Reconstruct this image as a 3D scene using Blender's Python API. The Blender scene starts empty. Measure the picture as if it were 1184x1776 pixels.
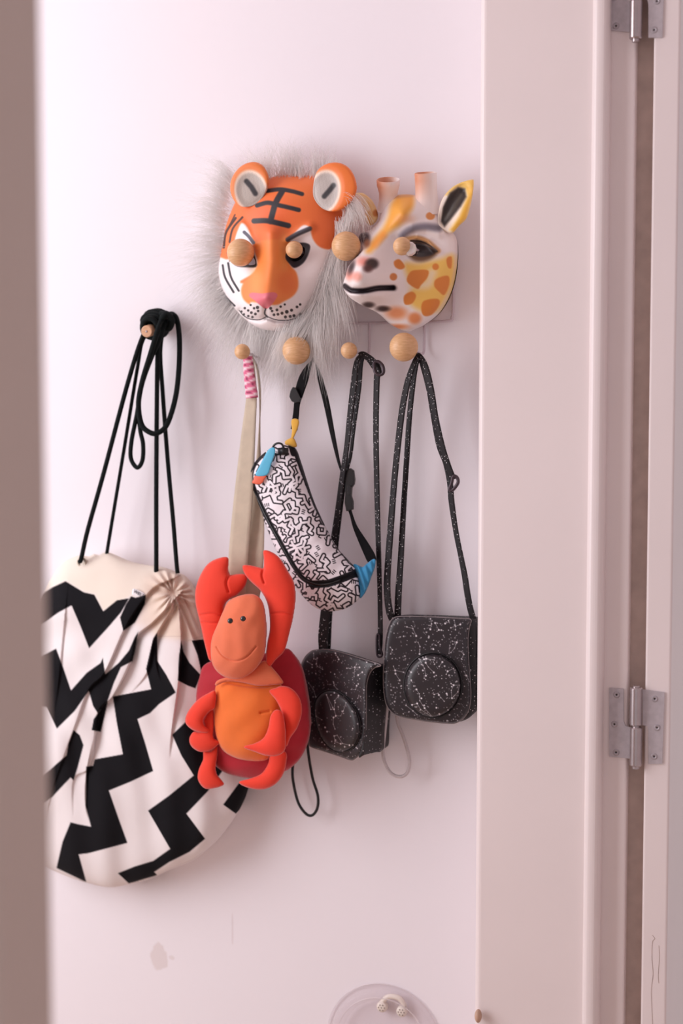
import bpy, math, random
import numpy as np

random.seed(7)
rng = np.random.default_rng(7)
SC = bpy.context.scene
COL = SC.collection

# ------------------------------------------------------------------ camera
IW, IH = 1184.0, 1776.0
FPX = 2467.0                                   # 50 mm on a 36 mm high frame
YAW, TILT = math.radians(18.0), math.radians(3.6)
CAM = np.array([0.0, -2.15, 1.40])
FWD = np.array([-math.sin(YAW) * math.cos(TILT), math.cos(YAW) * math.cos(TILT), -math.sin(TILT)])
RGT = np.array([math.cos(YAW), math.sin(YAW), 0.0])
UPV = np.cross(RGT, FWD)
cam_data = bpy.data.cameras.new('camera')
cam = bpy.data.objects.new('camera', cam_data)
COL.objects.link(cam)
cam_data.sensor_fit = 'VERTICAL'
cam_data.sensor_height = 36.0
cam_data.sensor_width = 24.0
cam_data.lens = 36.0 * FPX / IH
cam_data.clip_start = 0.02
from mathutils import Matrix
M = Matrix.Identity(4)
for i in range(3):
    M[i][0], M[i][1], M[i][2], M[i][3] = RGT[i], UPV[i], -FWD[i], CAM[i]
cam.matrix_world = M
cam_data.dof.use_dof = True
cam_data.dof.focus_distance = 2.12
cam_data.dof.aperture_fstop = 2.0
SC.camera = cam

# ------------------------------------------------------------------ light
SC.view_settings.view_transform = 'Standard'
SC.view_settings.look = 'None'
SC.view_settings.gamma = 1.0
SC.view_settings.use_curve_mapping = False
SC.view_settings.exposure = 0.02
world = bpy.data.worlds.new('world')
SC.world = world
world.use_nodes = True
bg = world.node_tree.nodes['Background']
bg.inputs['Color'].default_value = (0.985, 0.895, 0.935, 1)
bg.inputs['Strength'].default_value = 0.58
SC.cycles.diffuse_bounces = 8
SC.cycles.max_bounces = 12
SC.cycles.transmission_bounces = 10


def area_light(name, loc, target, sx, sy, power, color):
    l = bpy.data.lights.new(name, 'AREA')
    l.shape = 'RECTANGLE'
    l.size, l.size_y, l.energy, l.color = sx, sy, power, color
    o = bpy.data.objects.new(name, l)
    COL.objects.link(o)
    o.location = loc
    d = np.array(target, float) - np.array(loc, float)
    from mathutils import Vector
    o.rotation_euler = Vector(d).to_track_quat('-Z', 'Y').to_euler()
    return o


area_light('hall_window_light', (-2.45, -1.35, 1.65), (-0.6, 0.0, 1.25), 1.3, 2.0, 42.0, (0.985, 0.955, 1.0))


# ------------------------------------------------------------------ helpers
def U(px, py, d):
    """point where the view ray of pixel (px, py) meets the plane at distance d in front of the hook wall"""
    px, py, d = np.broadcast_arrays(np.asarray(px, float), np.asarray(py, float), np.asarray(d, float))
    r = (FWD[None] * FPX + RGT[None] * (px.reshape(-1, 1) - IW / 2) - UPV[None] * (py.reshape(-1, 1) - IH / 2))
    t = (-d.reshape(-1) - CAM[1]) / r[:, 1]
    return (CAM[None] + r * t[:, None]).reshape(px.shape + (3,))


def U1(px, py, d):
    return U(np.array([px]), np.array([py]), np.array([d]))[0]


PXM = 0.00093                                   # metres per pixel near the wall


def lin(c):
    c = np.asarray(c, float)
    return np.where(c <= 0.04045, c / 12.92, ((np.clip(c, 0, None) + 0.055) / 1.055) ** 2.4)


def hx(s):
    s = s.lstrip('#')
    return np.array([int(s[i:i + 2], 16) / 255 for i in (0, 2, 4)])


def lin4(s):
    return tuple(lin(hx(s))) + (1.0,)


MATS = {}


def mat(name, color=None, rough=0.6, vcol=False, noise=None, bump=None, metal=0.0, sheen=0.0, spec=0.5, weave=None, sss=0.0, coat=0.0):
    if name in MATS:
        return MATS[name]
    m = bpy.data.materials.new(name)
    m.use_nodes = True
    nt = m.node_tree
    n, L = nt.nodes, nt.links
    b = n['Principled BSDF']
    b.inputs['Roughness'].default_value = rough
    b.inputs['Metallic'].default_value = metal
    b.inputs['Specular IOR Level'].default_value = spec
    if sheen:
        b.inputs['Sheen Weight'].default_value = sheen
        b.inputs['Sheen Roughness'].default_value = 0.4
    if sss:
        b.inputs['Subsurface Weight'].default_value = sss
        b.inputs['Subsurface Scale'].default_value = 0.004
    if coat:
        b.inputs['Coat Weight'].default_value = coat
    tc = n.new('ShaderNodeTexCoord')
    src = None
    if vcol:
        a = n.new('ShaderNodeAttribute')
        a.attribute_name = 'paint'
        src = a.outputs['Color']
    else:
        rgb = n.new('ShaderNodeRGB')
        rgb.outputs[0].default_value = lin4(color)
        src = rgb.outputs[0]
    if noise:
        sc, amt = noise
        t = n.new('ShaderNodeTexNoise')
        t.inputs['Scale'].default_value = sc
        t.inputs['Detail'].default_value = 5
        L.new(tc.outputs['Object'], t.inputs['Vector'])
        mr = n.new('ShaderNodeMapRange')
        mr.inputs['From Min'].default_value = 0.3
        mr.inputs['From Max'].default_value = 0.7
        mr.inputs['To Min'].default_value = 1 - amt
        mr.inputs['To Max'].default_value = 1 + amt * 0.4
        L.new(t.outputs['Fac'], mr.inputs['Value'])
        mx = n.new('ShaderNodeMix')
        mx.data_type = 'RGBA'
        mx.blend_type = 'MULTIPLY'
        mx.inputs['Factor'].default_value = 1
        L.new(src, mx.inputs['A'])
        L.new(mr.outputs['Result'], mx.inputs['B'])
        src = mx.outputs['Result']
    L.new(src, b.inputs['Base Color'])
    if bump:
        sc, st = bump
        t = n.new('ShaderNodeTexNoise')
        t.inputs['Scale'].default_value = sc
        t.inputs['Detail'].default_value = 3
        L.new(tc.outputs['Object'], t.inputs['Vector'])
        bp = n.new('ShaderNodeBump')
        bp.inputs['Strength'].default_value = st
        bp.inputs['Distance'].default_value = 0.001
        L.new(t.outputs['Fac'], bp.inputs['Height'])
        L.new(bp.outputs['Normal'], b.inputs['Normal'])
    if weave:
        sc, st = weave
        w1 = n.new('ShaderNodeTexWave')
        w1.bands_direction = 'Z'
        w1.inputs['Scale'].default_value = sc
        w1.inputs['Distortion'].default_value = 0.6
        w2 = n.new('ShaderNodeTexWave')
        w2.bands_direction = 'X'
        w2.inputs['Scale'].default_value = sc
        w2.inputs['Distortion'].default_value = 0.6
        ad = n.new('ShaderNodeMath')
        L.new(tc.outputs['Object'], w1.inputs['Vector'])
        L.new(tc.outputs['Object'], w2.inputs['Vector'])
        L.new(w1.outputs['Fac'], ad.inputs[0])
        L.new(w2.outputs['Fac'], ad.inputs[1])
        bp = n.new('ShaderNodeBump')
        bp.inputs['Strength'].default_value = st
        bp.inputs['Distance'].default_value = 0.0006
        L.new(ad.outputs[0], bp.inputs['Height'])
        L.new(bp.outputs['Normal'], b.inputs['Normal'])
    MATS[name] = m
    return m


def thing(name, label, cat, loc, group=None):
    o = bpy.data.objects.new(name, None)
    o.empty_display_size = 0.02
    COL.objects.link(o)
    o.location = tuple(float(v) for v in loc)
    o['label'], o['category'] = label, cat
    if group:
        o['group'] = group
    return o


def root_loc(p):
    v = np.zeros(3)
    while p is not None:
        v += np.array(p.location)
        p = p.parent
    return v


def mesh(name, verts, faces, m, parent=None, smooth=True, colors=None, kind=None, label=None, sharp=None):
    """world-space verts -> one mesh object under parent"""
    verts = np.asarray(verts, float)
    loc = root_loc(parent) if parent is not None else verts.mean(0)
    me = bpy.data.meshes.new(name)
    v = verts - loc
    if isinstance(faces, np.ndarray) and faces.ndim == 2:
        k = faces.shape[1]
        me.vertices.add(len(v))
        me.vertices.foreach_set('co', v.astype(np.float32).ravel())
        me.loops.add(faces.size)
        me.loops.foreach_set('vertex_index', faces.astype(np.int32).ravel())
        me.polygons.add(len(faces))
        me.polygons.foreach_set('loop_start', np.arange(0, faces.size, k, dtype=np.int32))
        me.update(calc_edges=True)
        me.validate()
    else:
        me.from_pydata([tuple(p) for p in v], [], [tuple(f) for f in faces])
        me.update()
    if smooth:
        me.polygons.foreach_set('use_smooth', [True] * len(me.polygons))
    if colors is not None:
        at = me.color_attributes.new('paint', 'FLOAT_COLOR', 'POINT')
        c = np.ones((len(v), 4), np.float32)
        c[:, :3] = lin(np.clip(colors, 0, 1))
        at.data.foreach_set('color', c.ravel())
    if m is not None:
        me.materials.append(m)
    o = bpy.data.objects.new(name, me)
    COL.objects.link(o)
    if parent is not None:
        o.parent = parent
    else:
        o.location = loc
    if kind:
        o['kind'] = kind
    if label:
        o['label'] = label
    if sharp:
        me.set_sharp_from_angle(angle=math.radians(sharp))
    return o


def tag(o, label, cat, group=None):
    o['label'], o['category'] = label, cat
    if group:
        o['group'] = group
    return o


def catmull(pts, n, closed=False):
    P = np.asarray(pts, float)
    if closed:
        Q = np.vstack([P[-1:], P, P[:2]])
        segs = len(P)
    else:
        Q = np.vstack([2 * P[0] - P[1], P, 2 * P[-1] - P[-2]])
        segs = len(P) - 1
    out = []
    for i in range(segs):
        p0, p1, p2, p3 = Q[i], Q[i + 1], Q[i + 2], Q[i + 3]
        t = np.linspace(0, 1, n, endpoint=False)[:, None]
        out.append(0.5 * (2 * p1 + (p2 - p0) * t + (2 * p0 - 5 * p1 + 4 * p2 - p3) * t ** 2 + (3 * p1 - p0 - 3 * p2 + p3) * t ** 3))
    out = np.vstack(out)
    if not closed:
        out = np.vstack([out, P[-1:]])
    return out


def sweep(path, sect, closed=False, ref=None, scale=None, twist=None):
    """sweep a closed 2-D section (k,2) along path (n,3); frame from ref direction; returns verts, faces"""
    path = np.asarray(path, float)
    n, k = len(path), len(sect)
    T = np.gradient(path, axis=0)
    if closed:
        T = np.roll(path, -1, 0) - np.roll(path, 1, 0)
    T /= np.linalg.norm(T, axis=1, keepdims=True) + 1e-12
    if ref is None:
        N = np.zeros_like(T)
        a = np.array([0, 1.0, 0]) if abs(T[0][1]) < 0.9 else np.array([1.0, 0, 0])
        v = a - T[0] * (a @ T[0])
        N[0] = v / np.linalg.norm(v)
        for i in range(1, n):
            v = N[i - 1] - T[i] * (N[i - 1] @ T[i])
            N[i] = v / (np.linalg.norm(v) + 1e-12)
    else:
        ref = np.broadcast_to(np.asarray(ref, float), T.shape)
        N = ref - T * (ref * T).sum(1, keepdims=True)
        N /= np.linalg.norm(N, axis=1, keepdims=True) + 1e-12
    B = np.cross(T, N)
    if twist is not None:
        c, s = np.cos(twist)[:, None], np.sin(twist)[:, None]
        N, B = N * c + B * s, B * c - N * s
    if scale is None:
        scale = np.ones((n, 2))
    scale = np.asarray(scale, float)
    if scale.ndim == 1:
        scale = np.stack([scale, scale], 1)
    V = path[:, None, :] + B[:, None, :] * (sect[None, :, 0, None] * scale[:, None, 0, None]) + N[:, None, :] * (sect[None, :, 1, None] * scale[:, None, 1, None])
    V = V.reshape(-1, 3)
    F = []
    m = n if closed else n - 1
    for i in range(m):
        a, b = i * k, ((i + 1) % n) * k
        for j in range(k):
            j2 = (j + 1) % k
            F.append((a + j, a + j2, b + j2, b + j))
    if not closed:
        F.append(tuple(range(k - 1, -1, -1)))
        F.append(tuple((n - 1) * k + j for j in range(k)))
    return V, F


def circ(k):
    a = np.linspace(0, 2 * np.pi, k, endpoint=False)
    return np.stack([np.cos(a), np.sin(a)], 1)


def join(lst):
    V, F, o = [], [], 0
    for v, f in lst:
        V.append(np.asarray(v))
        F += [tuple(i + o for i in q) for q in f]
        o += len(v)
    return np.vstack(V), F


def tube(path, r, k=10, closed=False, caps=True):
    path = np.asarray(path, float)
    rr = np.broadcast_to(np.asarray(r, float), (len(path),)).copy()
    return sweep(path, circ(k), closed=closed, scale=rr)


def px_path(pts, n=12, closed=False):
    """pixel waypoints (px,py,d) -> smooth world path"""
    q = catmull(pts, n, closed)
    return U(q[:, 0], q[:, 1], q[:, 2])


def strap_geo(pts, width, thick=0.0016, n=14):
    """pts: (px, py, d, width factor, twist degrees) ; flat strap facing the room, twisted about its length"""
    q = catmull(pts, n)
    path = U(q[:, 0], q[:, 1], q[:, 2])
    sect = np.array([[-.5, -.5], [-.5, .5], [-.3, .5], [.3, .5], [.5, .5], [.5, -.5], [.3, -.5], [-.3, -.5]])
    sc = np.stack([width * q[:, 3], np.full(len(q), thick)], 1)
    return sweep(path, sect, ref=(0, -1, 0), scale=sc, twist=np.radians(q[:, 4]))


def ball(c, r, nu=28, nv=18, sc=(1, 1, 1)):
    V = [(0, 0, 1)]
    for i in range(1, nv):
        a = math.pi * i / nv
        for j in range(nu):
            b = 2 * math.pi * j / nu
            V.append((math.sin(a) * math.cos(b), math.sin(a) * math.sin(b), math.cos(a)))
    V.append((0, 0, -1))
    F = [(0, 1 + j, 1 + (j + 1) % nu) for j in range(nu)]
    for i in range(nv - 2):
        for j in range(nu):
            a, b = 1 + i * nu, 1 + (i + 1) * nu
            F.append((a + j, b + j, b + (j + 1) % nu, a + (j + 1) % nu))
    l = len(V) - 1
    a = 1 + (nv - 2) * nu
    F += [(l, a + (j + 1) % nu, a + j) for j in range(nu)]
    V = np.array(V) * r * np.array(sc) + np.array(c)
    return V, F


def lathe(prof, c, axis, k=28):
    """prof: (radius, along) list, revolved about axis through c"""
    axis = np.asarray(axis, float)
    axis = axis / np.linalg.norm(axis)
    a = np.array([0, 0, 1.0]) if abs(axis[2]) < 0.9 else np.array([1.0, 0, 0])
    u = np.cross(axis, a)
    u /= np.linalg.norm(u)
    w = np.cross(axis, u)
    th = np.linspace(0, 2 * np.pi, k, endpoint=False)
    V = []
    for r, h in prof:
        V.append(np.asarray(c) + axis * h + r * (np.cos(th)[:, None] * u + np.sin(th)[:, None] * w))
    n = len(prof)
    F = []
    for i in range(n - 1):
        for j in range(k):
            F.append((i * k + j, i * k + (j + 1) % k, (i + 1) * k + (j + 1) % k, (i + 1) * k + j))
    F.append(tuple(range(k - 1, -1, -1)))
    F.append(tuple((n - 1) * k + j for j in range(k)))
    return np.vstack(V), F


def box(x0, x1, y0, y1, z0, z1):
    V = np.array([(x, y, z) for x in (x0, x1) for y in (y0, y1) for z in (z0, z1)], float)
    F = [(0, 1, 3, 2), (4, 6, 7, 5), (0, 4, 5, 1), (2, 3, 7, 6), (0, 2, 6, 4), (1, 5, 7, 3)]
    return V, F


def bevel(o, w, seg=3):
    b = o.modifiers.new('bevel', 'BEVEL')
    b.width, b.segments, b.limit_method = w, seg, 'ANGLE'
    return o


# ---- signed distances in the picture's pixel units, used to lay paint on vertices
def seg_dist(x, y, pts):
    pts = np.asarray(pts, float)
    out = np.full(x.shape, 1e9)
    for a, b in zip(pts[:-1], pts[1:]):
        ab = b - a
        t = np.clip(((x - a[0]) * ab[0] + (y - a[1]) * ab[1]) / (ab @ ab + 1e-9), 0, 1)
        out = np.minimum(out, np.hypot(x - a[0] - t * ab[0], y - a[1] - t * ab[1]))
    return out


def inside(x, y, pts):
    pts = np.asarray(pts, float)
    c = np.zeros(x.shape, bool)
    for a, b in zip(pts, np.roll(pts, -1, 0)):
        if a[1] == b[1]:
            continue
        hit = ((a[1] > y) != (b[1] > y)) & (x < (b[0] - a[0]) * (y - a[1]) / (b[1] - a[1]) + a[0])
        c ^= hit
    return c


def sd_poly(x, y, pts):
    pts = np.asarray(pts, float)
    d = seg_dist(x, y, np.vstack([pts, pts[:1]]))
    return np.where(inside(x, y, pts), d, -d)


def sstep(v, soft):
    t = np.clip(v / (2 * soft) + 0.5, 0, 1)
    return t * t * (3 - 2 * t)


class Paint:
    """collects painted areas over a base colour"""
    def __init__(s, x, y, base):
        s.x, s.y = x, y
        s.c = np.tile(hx(base) if isinstance(base, str) else base, (len(x), 1)).astype(float)

    def lay(s, k, col, a=1.0):
        k = (k * a)[:, None]
        s.c = s.c * (1 - k) + (hx(col) if isinstance(col, str) else col)[None] * k

    def poly(s, pts, col, soft=0.6, a=1.0):
        s.lay(sstep(sd_poly(s.x, s.y, pts), soft), col, a)

    def line(s, pts, w, col, soft=0.6, a=1.0):
        s.lay(sstep(w / 2 - seg_dist(s.x, s.y, pts), soft), col, a)

    def oval(s, cx, cy, rx, ry, col, soft=0.6, a=1.0, rot=0):
        c, sn = math.cos(rot), math.sin(rot)
        dx, dy = s.x - cx, s.y - cy
        u, v = (dx * c + dy * sn) / rx, (dy * c - dx * sn) / ry
        s.lay(sstep((1 - np.hypot(u, v)) * min(rx, ry), soft), col, a)


def T(ox, oy, s):
    return lambda pts: np.stack([ox + np.asarray(pts, float).reshape(-1, 2)[:, 0] / s, oy + np.asarray(pts, float).reshape(-1, 2)[:, 1] / s], 1)


def gauss(x, y, cx, cy, sx, sy, rot=0):
    c, s = math.cos(rot), math.sin(rot)
    dx, dy = x - cx, y - cy
    return np.exp(-0.5 * (((dx * c + dy * s) / sx) ** 2 + ((dy * c - dx * s) / sy) ** 2))


def solve_phi(ins, iters):
    """membrane height over the inside cells (coarse to fine)"""
    h, w = ins.shape
    if min(h, w) > 24:
        c = ins[::2, ::2]
        p = solve_phi(c, iters) * 4
        p = np.repeat(np.repeat(p, 2, 0), 2, 1)[:h, :w]
        if p.shape != ins.shape:
            p = np.pad(p, ((0, h - p.shape[0]), (0, w - p.shape[1])), mode='edge')
        it = iters
    else:
        p = np.zeros((h, w))
        it = 400
    p = p * ins
    for _ in range(it):
        q = np.pad(p, 1)
        p = 0.25 * (q[:-2, 1:-1] + q[2:, 1:-1] + q[1:-1, :-2] + q[1:-1, 2:] + 1.0) * ins
    return p


def puff(name, outline, d0, m, parent=None, cell=1.5, front=1.0, back=1.0, flat=None, hmax=None, extra=None, paint=None,
         holes=(), smooth_outline=6, back_min=0.003, kind=None, label=None, shape=None, warp=None):
    """a sewn or moulded body whose outline is given in pixels at distance d0 (number or function) from the wall.
    flat=None: two inflated panels meeting at the rim; flat=d: front panel, straight sides, flat back at distance d"""
    P = np.asarray(outline, float)
    if smooth_outline:
        P = catmull(P, smooth_outline, True)
    x0, y0 = P.min(0) - 2 * cell
    x1, y1 = P.max(0) + 2 * cell
    xs, ys = np.arange(x0, x1, cell), np.arange(y0, y1, cell)
    X, Y = np.meshgrid(xs, ys)
    ins = inside(X, Y, P)
    for hpts in holes:
        ins_h = inside(X, Y, hpts)
    phi = solve_phi(ins, 60) * cell * cell
    h = np.sqrt(np.maximum(phi, 0)) * 1.7 * PXM
    keep = ins[:-1, :-1] & ins[1:, :-1] & ins[:-1, 1:] & ins[1:, 1:]
    for hpts in holes:
        kh = inside(X + cell / 2, Y + cell / 2, hpts)[:-1, :-1]
        keep &= ~kh
    H, W = X.shape
    idx = -np.ones((H, W), int)
    used = np.zeros((H, W), bool)
    for a, b in ((0, 0), (1, 0), (0, 1), (1, 1)):
        used[a:H - 1 + a, b:W - 1 + b] |= keep
    idx[used] = np.arange(used.sum())
    i, j = np.nonzero(keep)
    Q = np.stack([idx[i, j], idx[i + 1, j], idx[i + 1, j + 1], idx[i, j + 1]], 1)
    x, y, hh = X[used].copy(), Y[used].copy(), h[used].copy()
    # border edges
    E = np.vstack([Q[:, [0, 1]], Q[:, [1, 2]], Q[:, [2, 3]], Q[:, [3, 0]]])
    key = np.sort(E, 1)
    u, inv, cnt = np.unique(key, axis=0, return_inverse=True, return_counts=True)
    be = E[cnt[inv.ravel()] == 1]
    bv = np.unique(be)
    # move border vertices onto the outline (or a hole's edge)
    loops = [P] + [np.asarray(hp, float) for hp in holes]
    bx, by = x[bv], y[bv]
    best = np.full(len(bv), 1e9)
    nx, ny = bx.copy(), by.copy()
    onhole = np.zeros(len(bv), bool)
    for li, lp in enumerate(loops):
        for a, b in zip(lp, np.roll(lp, -1, 0)):
            ab = b - a
            t = np.clip(((bx - a[0]) * ab[0] + (by - a[1]) * ab[1]) / (ab @ ab + 1e-9), 0, 1)
            qx, qy = a[0] + t * ab[0], a[1] + t * ab[1]
            dd = np.hypot(bx - qx, by - qy)
            k = dd < best
            best[k], nx[k], ny[k], onhole[k] = dd[k], qx[k], qy[k], li > 0
    x[bv], y[bv] = nx, ny
    hh[bv[~onhole]] = 0
    if shape is not None:
        hh = shape(hh)
    hf = hh * front
    if hmax:
        hf = hmax * np.tanh(hf / hmax)
    if extra is not None:
        hf = hf + extra(x, y, hf)
    dd0 = d0(x, y) if callable(d0) else np.full(len(x), float(d0))
    Vf = U(x, y, dd0 + hf)
    n = len(x)
    colf = None
    if paint is not None:
        colf = paint(x, y)
    if flat is None:
        bmask = np.zeros(n, bool)
        bmask[bv] = True
        hb = hh * back
        db = np.maximum(dd0 - hb, back_min)
        P0 = U(x, y, dd0)
        Vb = P0.copy()
        Vb[:, 1] = -db
        mp = np.arange(n) + n
        mp[bmask] = np.nonzero(bmask)[0]
        V = np.vstack([Vf, Vb])
        F = np.vstack([Q, mp[Q][:, ::-1]])
        C = None if colf is None else np.vstack([colf, colf])
        # drop unused
        usedv = np.zeros(len(V), bool)
        usedv[F.ravel()] = True
        re = np.cumsum(usedv) - 1
        V, F = V[usedv], re[F]
        if C is not None:
            C = C[usedv]
    else:
        Vb = Vf.copy()
        fl = flat(x, y) if callable(flat) else flat
        Vb[:, 1] = -np.minimum(fl, dd0 + hf - 0.001)
        V = np.vstack([Vf, Vb])
        side = np.stack([be[:, 1], be[:, 0], be[:, 0] + n, be[:, 1] + n], 1)
        F = np.vstack([Q, Q[:, ::-1] + n, side])
        C = None if colf is None else np.vstack([colf, colf])
    o = mesh(name, V, F, m, parent, True, C, kind, label)
    if flat is not None:
        o.data.set_sharp_from_angle(angle=math.radians(55))
    return o


SURF = {}


def surf_d(px, py):
    """depth of the sampled front surface at a pixel"""
    me = SURF['me']
    k = np.hypot(me[:, 0][None] - px[:, None], me[:, 1][None] - py[:, None]).argmin(1)
    return me[k, 2]


def project(P):
    v = P - CAM
    z = v @ FWD
    return np.stack([IW / 2 + FPX * (v @ RGT) / z, IH / 2 - FPX * (v @ UPV) / z, -P[:, 1]], 1)


def sampler(o):
    co = np.empty(len(o.data.vertices) * 3)
    o.data.vertices.foreach_get('co', co)
    P = co.reshape(-1, 3) + root_loc(o)
    nn = np.empty(len(P) * 3)
    o.data.vertex_normals.foreach_get('vector', nn)
    P = P[nn.reshape(-1, 3)[:, 1] < .1]
    return project(P)


def depth_at(o, px, py):
    SURF['me'] = sampler(o)
    return surf_d(np.atleast_1d(np.asarray(px, float)), np.atleast_1d(np.asarray(py, float)))

# ------------------------------------------------------------------ room shell
def wall_material():
    m = mat('wall_paint', '#EEE9EE', 0.75, bump=(220, 0.08), noise=(1.2, 0.02))
    nt = m.node_tree
    n, L = nt.nodes, nt.links
    b = n['Principled BSDF']
    src = b.inputs['Base Color'].links[0].from_socket
    geo = n.new('ShaderNodeNewGeometry')

    def blot(px, py, sx, sz, col, amt, noise_scale, rot=0.0):
        nonlocal src
        c = U1(px, py, 0.0)
        mp = n.new('ShaderNodeMapping')
        mp.vector_type = 'TEXTURE'
        mp.inputs['Location'].default_value = tuple(c)
        mp.inputs['Rotation'].default_value = (0, rot, 0)
        mp.inputs['Scale'].default_value = (sx, 1, sz)
        L.new(geo.outputs['Position'], mp.inputs['Vector'])
        t = n.new('ShaderNodeTexNoise')
        t.inputs['Scale'].default_value = noise_scale
        t.inputs['Detail'].default_value = 4
        L.new(geo.outputs['Position'], t.inputs['Vector'])
        ln = n.new('ShaderNodeVectorMath')
        ln.operation = 'LENGTH'
        L.new(mp.outputs['Vector'], ln.inputs[0])
        ad = n.new('ShaderNodeMath')
        ad.operation = 'ADD'
        L.new(ln.outputs['Value'], ad.inputs[0])
        L.new(t.outputs['Fac'], ad.inputs[1])
        mr = n.new('ShaderNodeMapRange')
        mr.inputs['From Min'].default_value = 1.5
        mr.inputs['From Max'].default_value = 1.35
        mr.inputs['To Min'].default_value = 0
        mr.inputs['To Max'].default_value = amt
        L.new(ad.outputs[0], mr.inputs['Value'])
        mx = n.new('ShaderNodeMix')
        mx.data_type = 'RGBA'
        L.new(mr.outputs['Result'], mx.inputs['Factor'])
        L.new(src, mx.inputs['A'])
        mx.inputs['B'].default_value = lin4(col)
        src = mx.outputs['Result']

    blot(276, 1660, 0.017, 0.024, '#D8CBC9', 0.6, 60)       # scuffed patch
    blot(298, 1661, 0.006, 0.004, '#D8CCCA', 0.5, 140)
    blot(403, 1612, 0.0018, 0.026, '#D6CACC', 0.5, 40)       # hairline scratch
    L.new(src, b.inputs['Base Color'])
    return m


WALL = wall_material()
HALL = mat('hall_plaster', '#EDE6E8', 0.8, noise=(2, 0.03), bump=(200, 0.08))
GLOSS = mat('white_gloss_paint', '#E9DEDD', 0.38, noise=(6, 0.02), bump=(30, 0.12))
GAP = mat('gap_brown', '#BCA9A0', 0.7, noise=(40, 0.15))  # even brown tone for the backing of the gap beside the door
FLOORM = mat('oak_floor', '#CDB49C', 0.45, noise=(9, 0.25))


def struct(name, geo, m, smooth=False):
    o = mesh(name, geo[0], geo[1], m, None, smooth)
    o['kind'] = 'structure'
    return o


def X_at(px, d):
    return U1(px, 888, d)[0]


struct('wall_back', box(-2.6, -0.25, 0.0, 0.12, 0.0, 2.7), WALL)
struct('floor', box(-2.6, 1.3, -3.2, 0.8, -0.06, 0.0), FLOORM)
struct('wall_right_light_block', box(1.3, 1.42, -3.2, 0.8, 0.0, 2.7), HALL)  # unseen wall, added to block light from the right and darken the door face
struct('ceiling', box(-2.6, 1.3, -3.2, 0.8, 2.7, 2.76), HALL)
# near side of the doorway, far out of focus on the left
xe = X_at(84, 1.17)
o = struct('wall_left', box(-1.35, xe, -1.25, -1.17, 0.0, 2.7), mat('taupe_plaster', '#C6B8B0', .8, noise=(2, .03)))
bevel(o, 0.006)

# far side of the doorway: lining board, rounded stop, rebate, gap
G = 0.12
o = struct('trim_1', box(X_at(827, G), X_at(1034, G), -G, -0.002, 0.0, 2.7), GLOSS)
o.name = 'trim_1'
bevel(o, 0.0095, 5)
o = struct('trim_2', box(X_at(1017, G + .012), X_at(1046, G + .012), -(G + .012), -0.03, 0.0, 2.7), GLOSS)
bevel(o, 0.010, 5)
o = struct('trim_3', box(X_at(1040, G), X_at(1092, G - .014), -(G - .014), -0.01, 0.0, 2.7), GLOSS)
bevel(o, 0.003)
o = struct('trim_4', box(X_at(1080, .09), X_at(1160, .07), -.082, 0.0, 0.0, 2.7), GAP)

# the door leaf folded right back against the far wall; its hinge edge faces the room
DX0, DX1, DY = X_at(1122, G), X_at(1167, G), -(G - .004)
door = struct('door_1', box(DX0, DX1, DY, 0.62, 0.02, 2.62), GLOSS)
bevel(door, 0.003)
# cracked paint on the door's edge
cr = []
for pts in ([(1131, 1622), (1135, 1628), (1131, 1634), (1130, 1660), (1132, 1690), (1129, 1720), (1131, 1776), (1130, 1810)], [(1142, 1640), (1143, 1660), (1141, 1690), (1142, 1705)]):
    q = catmull(pts, 6)
    cr.append(tube(U(q[:, 0], q[:, 1], np.full(len(q), -DY + .0001)), 0.00035, 5))
v, f = join(cr)
mesh('paint_crack', v, f, mat('crack', '#B7A29C', 0.9, noise=(60, 0.3)), door)

STEEL = mat('zinc_steel', '#BDB5BA', 0.45, metal=0.25, noise=(120, 0.12), bump=(300, 0.1))
STEELB = mat('pin_steel', '#B8ADAE', 0.22, metal=0.85, noise=(60, 0.08))
SCREWM = mat('screw_steel', '#B3ABB0', 0.4, metal=0.4, noise=(200, 0.2))
SLOT_SHADE = mat('painted_slot_shade', '#2B2828', 0.8, noise=(50, 0.1))  # near-black colour, paints the shade at the bottom of each screw recess


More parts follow.
